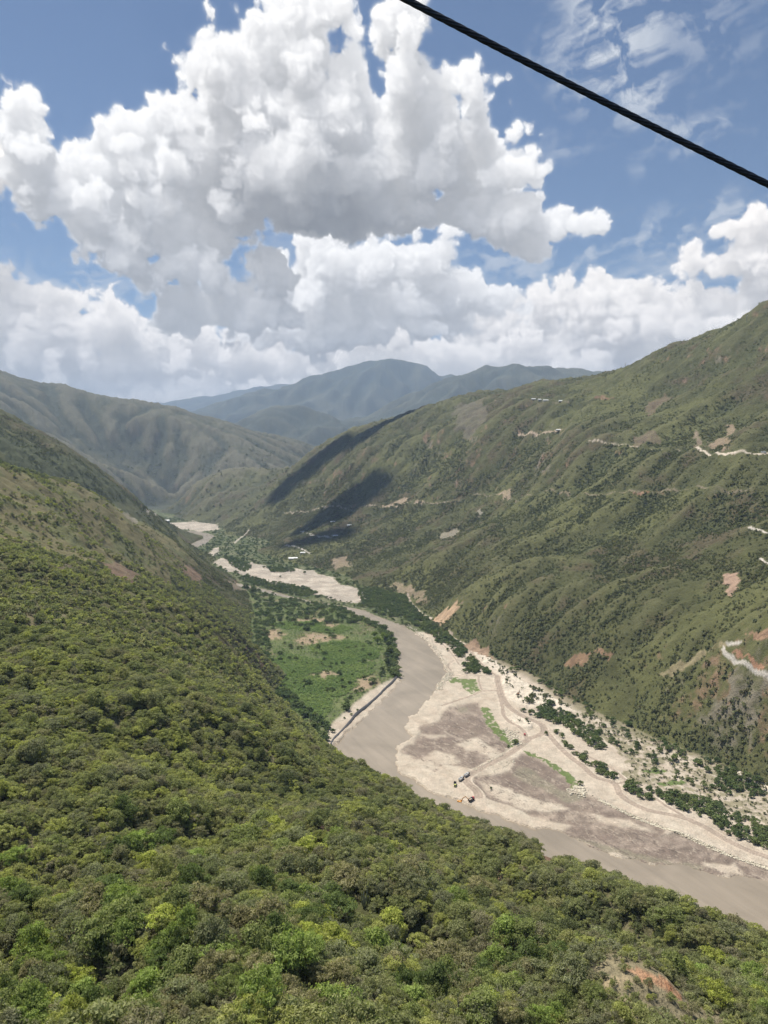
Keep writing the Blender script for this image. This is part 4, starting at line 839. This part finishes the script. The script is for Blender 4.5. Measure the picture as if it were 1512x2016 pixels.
HUE=[('deep green',(.11,.145,.055)),('olive',(.185,.215,.085)),('grey-olive',(.19,.205,.115)),('yellow-green',(.30,.33,.09)),('bright green',(.20,.255,.08)),('brownish',(.215,.205,.115))]
SLT=[(k,tree_meshes(k,66,46,.055,70+i,LI,9)) for i,k in enumerate(['umbrella','round','umbrella','umbrella','shrub','umbrella','umbrella','shrub'])]
FORM={'umbrella':'flat topped tree','round':'round crowned tree','shrub':'low spreading tree'}
hr=np.random.default_rng(77)
for i,(p,s,rz) in enumerate(IND):
    k,ms=SLT[(i*5+i//7)%8];u_,v_,_d=pix(p[0],p[1],p[2])
    cn=['far left','left','middle left','middle right','right','far right'][int(min(max(u_//252,0),5))]
    rn='by the bottom edge at the' if v_>1925 else 'low on the near slope at the' if v_>1820 else 'halfway up the near slope at the' if v_>1700 else 'high on the near slope at the'
    pl='beside the bare red knoll' if np.hypot(p[0]-KX,p[1]-KY)<22 else rn+' '+cn
    hn,hc=HUE[hr.choice(6,p=[.12,.24,.22,.12,.12,.18])];sz='big' if i<150 else 'small'
    t=tree(p,s,rz,ms,sz+' '+hn+' '+FORM[k]+' '+pl,group='trees covering the near slope')
    for ch in t.children:
        q=hr.uniform(.85,1.15);ch.color=(hc[0]*q*1.4,hc[1]*q*1.36,hc[2]*q*1.36,1)
CM=solid('stems',cactus(5,11),CA)
def place(u_,v_):
    cn=['far left','left','middle left','middle right','right','far right'][int(min(max(u_//252,0),5))]
    return ('by the bottom edge at the ' if v_>1925 else 'low on the near slope at the ' if v_>1820 else 'halfway up the near slope at the ' if v_>1700 else 'high on the near slope at the ')+cn
for p,s,rz in INDC:
    t=link('columnar_cactus',CM,None);t.location=[float(q) for q in p];t.scale=[float(q) for q in s];t.rotation_euler=(0,0,float(rz));u_,v_,_d=pix(p[0],p[1],p[2]);tg(t,('tall' if s[2]>2.4 else 'short')+' clump of thin grey-green cactus stems '+place(u_,v_),'cactus','columnar cacti on the near slope')
DW=plain('bleached_wood',(.62,.56,.46),.85);DM=[solid('branches',bare(50+i,16,.022),DW) for i in range(3)]
for i,(u,v,lab) in enumerate([(140,1866,'bleached dead tree lying open among olive trees at the lower left'),(812,1908,'pale dead branching tree below the middle of the near slope'),(350,1650,'small bleached dead tree between bushes left of the slope middle'),(250,1530,'grey bare dead tree near the left side of the slope')]):
    x_,y_,z_=cast(u,v);t=link('dead_tree',DM[i%3],None);t.location=(x_,y_,z_+1.2);t.scale=(2.4,2.0,2.2);tg(t,lab,'dead tree')
RV=[tree_meshes(['round','shrub','round'][i],46,22,.11,90+i,LD,6) for i in range(3)];YM=leafmat('yellow_green_leaves',[(0,(.17,.24,.05)),(1,(.24,.30,.07))],.3);YT=[tree_meshes('round',50,22,.11,97,YM,6)]
for i,(u,v,h,w_,kd,lab) in enumerate([(1037,1387,8,8,0,'round dark tree standing alone on the pale gravel by the small excavator'),(1031,1401,5,7,0,'low spreading tree between the lone dark tree and the haul road'),(1043,1405,5,6,0,'small tree where the riverside scrub meets the haul road'),(967,1553,2.6,3,0,'tiny dark bush alone on the pale sand bar'),
  (1075,1447,4.5,5,0,'single bush at the fork of the gravel roads'),(499,1170,16,17,0,'large dark round tree at the far corner of the green field'),(484,1160,12,14,0,'dark tree at the foot of the spur beside the river'),(572,1186,11,8,0,'tall thin tree poking above the far field edge'),
  (743,1268,11,16,1,'yellow-green tree at the field edge by the river bend'),(757,1262,12,14,1,'bright yellow-green tree nearest the river bend'),(738,1255,9,12,1,'small yellow-green tree behind the bright one at the bend'),(768,1290,12,12,0,'dark tree leaning over the outer bend of the river'),(764,1310,11,11,0,'dark tree above the start of the embankment wall'),
  (752,1322,8,10,0,'broad tree behind the top end of the embankment wall'),(733,1345,7,16,0,'wide low clump of trees behind the sandy beach'),(716,1338,6,8,0,'small tree left of the low clump behind the beach'),(690,1375,5,8,0,'bush at the field corner nearest the beach'),(704,1399,2.6,4,0,'upper small round bush on the beach behind the wall'),(692,1407,2.6,4,0,'middle round bush on the beach behind the wall'),
  (678,1415,2.4,3.6,0,'lower round bush on the beach behind the wall'),(655,1444,4,6,0,'grey-green bush at the narrow end of the beach'),(615,1268,5,6,0,'lone dark tree on the bare brown clearing'),(600,1345,6,9,0,'dark tree inside the banana plots'),(1142,1545,4,6,0,'bush beside the pile of white boulders'),(640,1258,4,5,0,'small tree at the edge of the brown clearing'),
  (520,1118,6,8,0,'bush on the far pale sand plain'),(600,1130,7,9,0,'dark bush alone on the far right sand plain'),(552,1137,5,6,0,'small bush in the middle of the far sand plain')]):
    x_,y_,z_=at(u,v);tree((x_,y_,z_-.1),(w_/1.9,w_/1.9,h),i*1.3,YT[0] if kd else RV[i%3],lab,name='riverside_tree' if h>4.2 else 'bush',cat='tree' if h>4.2 else 'bush')
# loose boulders along the track edge
def rocks(name,line,n,spread,s0,s1,mat,seed):
    r=np.random.default_rng(seed);L=smooth_line(wpoly(line),10);parts=[]
    g_=bmesh.new();bmesh.ops.create_icosphere(g_,subdivisions=1,radius=1);bv=np.array([v.co[:] for v in g_.verts]);bf=np.array([[v.index for v in f.verts] for f in g_.faces]);g_.free()
    for i in range(n):
        c=L[r.integers(0,len(L))]+r.normal(0,spread,2);s_=r.uniform(s0,s1)*r.choice([.6,1,1]);z_=float(hat(np.array([c[0]]),np.array([c[1]]))[0]);parts.append((bv*(1+r.normal(0,.16,(len(bv),1)))*s_*np.array([1.2,1,.7])+np.array([c[0],c[1],z_+s_*.2]),bf))
    return link(name,mesh_np(name,*merge(parts),False),mat,kind='stuff')
RM=plain('pale_boulder',(.56,.51,.40),.9,0,.2,.8)
rocks('riprap',[(1181,1577),(1218,1595),(1264,1616),(1316,1636),(1340,1644),(1386,1665),(1447,1690),(1512,1712)],1500,.9,.35,.95,RM,1)
rocks('boulder_scatter',[(1128,1560),(1138,1552),(1150,1560),(1140,1566)],160,3.0,.5,1.5,RM,2)
rocks('bank_boulders',[(800,1232),(841,1264),(866,1294),(884,1328),(872,1342),(860,1360)],900,3.2,.4,1.2,RM,3)
rocks('shore_cobbles',[(1005,1470),(990,1487),(962,1503),(934,1519),(1010,1500),(960,1528)],260,1.5,.3,.8,RM,4)
rocks('roadside_boulders',[(1000,1440),(1012,1455),(1020,1470)],260,4.0,.4,1.2,RM,5)
# clouds overhead, out of the frame, whose shade falls on the far spur
def cumulus(target,rad,label,seed,hgt=5600.):
    tx_,ty_,tz_=target;k_=(hgt-tz_)/S[2];c=np.array([tx_,ty_,tz_])+S*k_;g_=bmesh.new();bmesh.ops.create_icosphere(g_,subdivisions=6,radius=1)
    co=np.array([v.co[:] for v in g_.verts]);f_=np.array([[v.index for v in f.verts] for f in g_.faces]);g_.free()
    n_=fbm(co[:,0]*1.3+seed,co[:,1]*1.3+co[:,2],4,seed,.55);bl=np.abs(fbm(co[:,0]*3+5,co[:,1]*3-co[:,2]*3,4,seed+5,.6))
    co=co*(1+.35*n_+.25*bl)[:,None]*np.array([rad[0],rad[1],rad[2]]);co[:,2]=np.where(co[:,2]<0,co[:,2]*.3,co[:,2])
    o=link('cloud',mesh_np('cloud',co+c,f_),CLM);tg(o,label,'cloud')
CLM=M_('cloud_white');CLM.b.inputs['Base Color'].default_value=(.9,.9,.9,1);CLM.b.inputs['Roughness'].default_value=1;CLM=CLM.m
for i,(u,v,rx_,ry_) in enumerate([(668,1003,160,75),(625,905,160,62),(745,840,220,45),(560,960,85,80),(625,1062,110,45)]):
    x_,y_,z_=cast(u,v);cumulus((x_,y_,z_),(rx_,ry_,160),['broad small cumulus overhead shading the middle of the far spur','large cumulus overhead shading the crest of the far spur','long cumulus overhead shading the ridge behind the spur','small cumulus overhead shading the toe of the far spur','smallest cumulus overhead shading the hairpin roads'][i],900+i*9)
print('props',time.time()-T0)
# ------------------------------------------------ haze
def box_mesh(name,x0,x1,y0,y1,z0,z1):
    V=[(x,y,z) for z in (z0,z1) for y in (y0,y1) for x in (x0,x1)]
    return mesh_np(name,V,[(0,2,3,1),(4,5,7,6),(0,1,5,4),(2,6,7,3),(0,4,6,2),(1,3,7,5)],False)
hz=box_mesh('haze',-21500,21500,-2500,22600,-120,2050)
hm=bpy.data.materials.new('haze');hm.use_nodes=True;t_=hm.node_tree;t_.nodes.clear()
vo=t_.nodes.new('ShaderNodeVolumePrincipled');ou=t_.nodes.new('ShaderNodeOutputMaterial');t_.links.new(vo.outputs[0],ou.inputs['Volume'])
vo.inputs['Color'].default_value=(.55,.73,1,1);vo.inputs['Density'].default_value=HAZE;vo.inputs['Anisotropy'].default_value=.1
link('haze',hz,hm,kind='stuff')
# ------------------------------------------------ clouds: a small density volume in the sky, lit once by the sun
CB=[[(560,330,200,110),(285,395,70,50),(640,415,200,60),(650,430,150,40),(540,120,90,80),(600,60,95,70),(650,20,60,50),(455,150,62,52),(400,150,60,45),(355,130,28,28),(402,50,16,40),(640,105,42,60),(590,200,110,80),
(775,60,38,90),(795,20,36,60),(800,150,45,90),(845,190,80,75),(905,190,55,38),(870,290,90,70),(800,260,70,80),
(275,275,50,50),(285,240,22,28),(235,300,45,45),(330,330,100,65),(220,350,80,48),(130,335,60,38),(60,300,60,38),(20,255,42,50),(8,205,22,28),(50,345,80,42),(150,400,90,48),(235,440,100,46),(320,460,110,50),
(450,290,120,90),(470,220,90,70),(660,270,105,95),(720,340,120,90),(830,350,85,70),(600,390,190,66),(760,415,120,46),(450,400,120,60),
(960,300,60,50),(1010,345,65,42),(940,380,90,58),(1000,430,100,56),(1065,460,90,46),(1130,450,50,36),(1050,370,30,25),(160,470,45,28),(220,500,70,42),(300,540,90,48),(380,540,90,60),(450,585,80,50),(525,570,55,50),(440,480,50,50),(505,625,90,48),(400,620,90,40),
],[
(625,500,60,34),(600,560,70,60),(700,540,105,75),(820,530,105,65),(905,565,52,48),(760,620,180,60),(640,650,150,60),],[
(60,575,110,34),(30,625,100,48),(120,650,120,50),(220,640,100,48),(300,660,110,48),(90,700,130,42),(390,705,120,40),(210,735,220,40),(480,690,100,40),(560,720,110,26),
(1000,640,100,44),(1085,600,65,42),(1180,590,100,46),(1250,640,140,54),(1330,610,90,40),(1410,620,120,46),(1490,600,60,50),(1400,520,60,40),(1445,500,55,34),(1500,465,42,55),(1350,548,32,22),(1110,690,200,44),(940,700,160,38),(1250,700,120,30),(1560,560,90,90),(1640,620,120,80),(0,790,200,60),(300,790,220,50),(560,770,200,50),(800,745,260,45),(1050,750,220,45),(1300,720,200,50),(1500,690,180,60),(700,680,140,50),(-150,760,160,80),(1600,700,100,90),(-80,640,120,70),(-90,330,90,70)]]
LAYP=[(1.9,.52,3.1),(2.0,.52,2.6),(1.6,.50,2.0)]
def clouds(step):
    L=[cloud_layer(step,k) for k in range(3)]
    azs,els,o,a=L[2]
    for k in (1,0):
        o2,a2=L[k][2:];an=a2+a*(1-a2);o=(o2*a2[...,None]+o*(a*(1-a2))[...,None])/np.maximum(an,1e-3)[...,None];a=an
    return wisps(step,azs,els,o,a)
def cloud_layer(step,lay):
    kap,amp0,cell0=LAYP[lay]
    az0,az1,el0,el1=-38.,38.,-1.,33.5
    nx=int((az1-az0)/step);ny=int((el1-el0)/step);nz=44;dz_=.22
    azs=az0+np.arange(nx)*step;els=el0+np.arange(ny)*step;zs=(np.arange(nz)-nz/2)*dz_
    def ae(u,v):
        x,y,z=P(u,v,1.0);z-=HC;return math.degrees(math.atan2(x,y)),math.degrees(math.atan2(z,math.hypot(x,y)))
    A,E=np.meshgrid(azs.astype(np.float32),els.astype(np.float32))
    wa=fbm(A*.32,E*.32,7,700,.55)*1.15;we=fbm(A*.32+9,E*.32+40,7,710,.55)*.95
    Aw,Ew=A+wa,E+we
    f=np.full((ny,nx,nz),-1.,np.float32);r=np.random.default_rng(5+lay)
    for i,(u,v,rx,ry) in enumerate(CB[lay]):
        a,e=ae(u,v);k=.0378*.93;rx_,ry_=rx*k*1.05,ry*k*1.10;rz_=min(.8*(rx_+ry_)/2,3.8);cz=r.normal(0,.7)-(.5 if v>480 else 0)
        i0,i1=np.searchsorted(azs,[a-rx_*1.9-1,a+rx_*1.9+1]);j0,j1=np.searchsorted(els,[e-ry_*1.9-1,e+ry_*1.9+1])
        if i1<=i0 or j1<=j0:continue
        d2=((Aw[j0:j1,i0:i1]-a)/rx_)**2+(np.where(Ew[j0:j1,i0:i1]<e,1.35,1)*(Ew[j0:j1,i0:i1]-e)/ry_)**2
        val=1-np.sqrt(d2[...,None]+((zs-cz)/rz_)[None,None]**2)
        sc_=min(1.0,((rx_+ry_)/2/2.2))**.5
        f[j0:j1,i0:i1]=np.maximum(f[j0:j1,i0:i1],val*sc_)
    def vn(cell,seed):
        rg=np.random.default_rng(seed);dims=[int((el1-el0)/cell)+4,int((az1-az0)/cell)+4,int(nz*dz_/cell)+4];L=rg.random(dims,dtype=np.float32)
        for ax_,(n,s_) in enumerate(((ny,step),(nx,step),(nz,dz_))):
            c=np.arange(n)*s_/cell+.5;i=np.floor(c).astype(int);t=(c-i).astype(np.float32);t=t*t*(3-2*t);sh=[1,1,1];sh[ax_]=-1;t=t.reshape(sh)
            L=np.take(L,i,ax_)*(1-t)+np.take(L,i+1,ax_)*t
        return L
    cell=cell0;amp=amp0
    for o in range(7):
        n=vn(cell,800+o+lay*20);f+=amp*(np.abs(2*n-1)*1.5-.42)
        cell*=.5;amp*=.54
        if cell<step*1.6:break
    rho=np.clip(f*DS,0,1);rho*=rho*(3-2*rho);del f
    # optical depth towards the sun: sweep downwards, drifting away from the sun's side
    sx=math.sin(R(SUN_AZ))*math.cos(R(SUN_EL))/math.sin(R(SUN_EL));sz=math.cos(R(SUN_AZ))*math.cos(R(SUN_EL))/math.sin(R(SUN_EL))*step/dz_
    tau=np.zeros((nx,nz),np.float32);out=np.zeros((ny,nx,3),np.float32);al=np.zeros((ny,nx),np.float32)
    lam=1.0;tau2=np.zeros_like(tau)
    for j in range(ny-1,-1,-1):
        rj=rho[j]
        # transmittances for direct and (wider, weaker) multiply scattered light
        d=.34*np.exp(-tau)+.36*np.exp(-tau*.25)+.30*np.exp(-tau*.06)
        amb=np.exp(-tau2*.14)
        Tn=np.exp(-np.cumsum(rj,1)*dz_*9.0);Tp=np.concatenate([np.ones((nx,1),np.float32),Tn[:,:-1]],1);w=Tp-Tn
        pw=1-.45*np.exp(-rj*3)
        out[j,:,0]=(w*(d*CS[0]*pw+amb*CA_[0]+CB_[0]*(.7+.3*amb))).sum(1);out[j,:,1]=(w*(d*CS[1]*pw+amb*CA_[1]+CB_[1]*(.7+.3*amb))).sum(1);out[j,:,2]=(w*(d*CS[2]*pw+amb*CA_[2]+CB_[2]*(.7+.3*amb))).sum(1)
        al[j]=1-Tn[:,-1]
        def sh(t,s,ax_):
            a_=abs(s);n=1 if s>0 else -1;q=np.roll(t,n,ax_)
            if ax_==1:
                if n==1:q[:,0]=0
                else:q[:,-1]=0
            return t*(1-a_)+q*a_
        tau=tau+rj*step*kap;tau=sh(tau,-sx,0);tau=sh(tau,-sz,1)
        tau2=tau2+rj*step*kap;tau2[1:-1]=.9*tau2[1:-1]+.05*(tau2[:-2]+tau2[2:])
        tau2*=DK;tau*=DK
    out/=np.maximum(al,1e-3)[...,None]
    if lay==2:out=out*np.array([1.03,.995,.96],np.float32)
    if lay==0:   # shade of the thick flat base, painted into the cloud colour
        a0,e0=ae(650,428);q=np.exp(-((Aw-a0)/6.2)**2-(np.where(Ew>e0,(Ew-e0)/2.6,(Ew-e0)/1.6))**2);out=out*(1-.44*q)[...,None]
    return azs,els,out,al
def wisps(step,azs,els,out,al):
    nx,ny=len(azs),len(els);A,E=np.meshgrid(azs.astype(np.float32),els.astype(np.float32));Aw=A+fbm(A*.32,E*.32,4,700,.55)*1.15;Ew=E+fbm(A*.32+9,E*.32+40,4,710,.55)*.95
    def ae(u,v):
        x,y,z=P(u,v,1.0);z-=HC;return math.degrees(math.atan2(x,y)),math.degrees(math.atan2(z,math.hypot(x,y)))
    # ragged edges
    jx=A+fbm(A*.9,E*.9,5,900,.52)*.26;jy=E+fbm(A*.9+20,E*.9+3,5,910,.52)*.22
    fi=np.clip((jy-els[0])/step,0,ny-1.01);fj=np.clip((jx-azs[0])/step,0,nx-1.01);i=fi.astype(int);j=fj.astype(int);fa=(fi-i)[...,None];fb=(fj-j)[...,None]
    Q4=np.dstack([out*al[...,None],al]);Q4=(Q4[i,j]*(1-fa)+Q4[i+1,j]*fa)*(1-fb)+(Q4[i,j+1]*(1-fa)+Q4[i+1,j+1]*fa)*fb
    al=Q4[...,3];out=Q4[...,:3]/np.maximum(al,1e-3)[...,None]
    # soft fringe
    bl=al.copy()
    for _ in range(int(.5/step)):
        bl[1:-1]=(bl[:-2]+2*bl[1:-1]+bl[2:])/4;bl[:,1:-1]=(bl[:,:-2]+2*bl[:,1:-1]+bl[:,2:])/4
    vn_=np.clip(fbm(A*1.1,E*1.5,6,930,.6)*.9+.55,0,1);ve=np.clip(bl*1.3,0,1)*vn_*.95*(1-al);a3=al+ve
    out=(out*al[...,None]+np.array(WC,np.float32)*1.15*ve[...,None])/np.maximum(a3,1e-3)[...,None];al=a3
    # thin high wisps
    wis=np.zeros((ny,nx),np.float32)
    for (u,v,rx,ry,s_) in [(1210,70,130,120,.8),(1260,160,90,90,.7),(1320,270,110,30,.5),(1100,290,60,25,.35),(1300,470,260,45,.5),(1430,430,160,45,.55),(1000,520,120,60,.5),(1180,500,120,40,.5),(150,570,160,60,.5),(480,480,120,60,.3),(1280,560,200,50,.5),(1100,540,100,60,.6),(700,740,900,60,.85),(200,290,60,20,.2),(1350,60,160,80,.35)]:
        a,e=ae(u,v);k=.0378;wis=np.maximum(wis,s_*np.clip(1.25-np.hypot((Aw-a)/(rx*k),(Ew-e)/(ry*k)),0,1))
    wn=np.clip(fbm(A*.35+E*.15+.6*fbm(A*.3,E*.3,3,765),E*.6-A*.15,7,760,.6)*1.3+.35,0,1.1)
    wa_=np.clip(wis*wn,0,.9)
    wc=np.array(WC,np.float32)
    a2=1-(1-al)*(1-wa_);out=(out*al[...,None]+wc*((1-al)*wa_)[...,None])/np.maximum(a2,1e-3)[...,None]
    return azs,els,out,a2
# ------------------------------------------------ the clouded part of the sky
_az,_el,_o,_a=clouds(CSTEP)
Ag,Eg=np.meshgrid(np.radians(_az),np.radians(_el));RS=52000.
Vs=np.stack([np.sin(Ag)*np.cos(Eg)*RS,np.cos(Ag)*np.cos(Eg)*RS,np.sin(Eg)*RS+HC],-1)
ed=np.minimum(np.minimum(1,(_az-_az[0])/2)*np.minimum(1,(_az[-1]-_az)/2),1)[None]*np.clip((_el[-1]-_el)/2,0,1)[:,None]
cc4=np.concatenate([_o,(_a*ed)[...,None]],-1)
sm=mesh_np('sky',Vs.reshape(-1,3),grid_faces(*Ag.shape),True,colors={'cloud':cc4.reshape(-1,4)})
g=M_('cloud_light');g.t.nodes.remove(g.b);at=g.n('ShaderNodeAttribute',attribute_name='cloud')
em=g.n('ShaderNodeEmission',{'Color':at.outputs['Color'],'Strength':CLS});tr=g.n('ShaderNodeBsdfTransparent')
mx=g.n('ShaderNodeMixShader',{0:at.outputs['Alpha'],1:tr.outputs[0],2:em.outputs[0]});g.t.links.new(mx.outputs[0],g.o.inputs[0])
link('sky',sm,g.m,kind='structure')
print('sky',time.time()-T0)
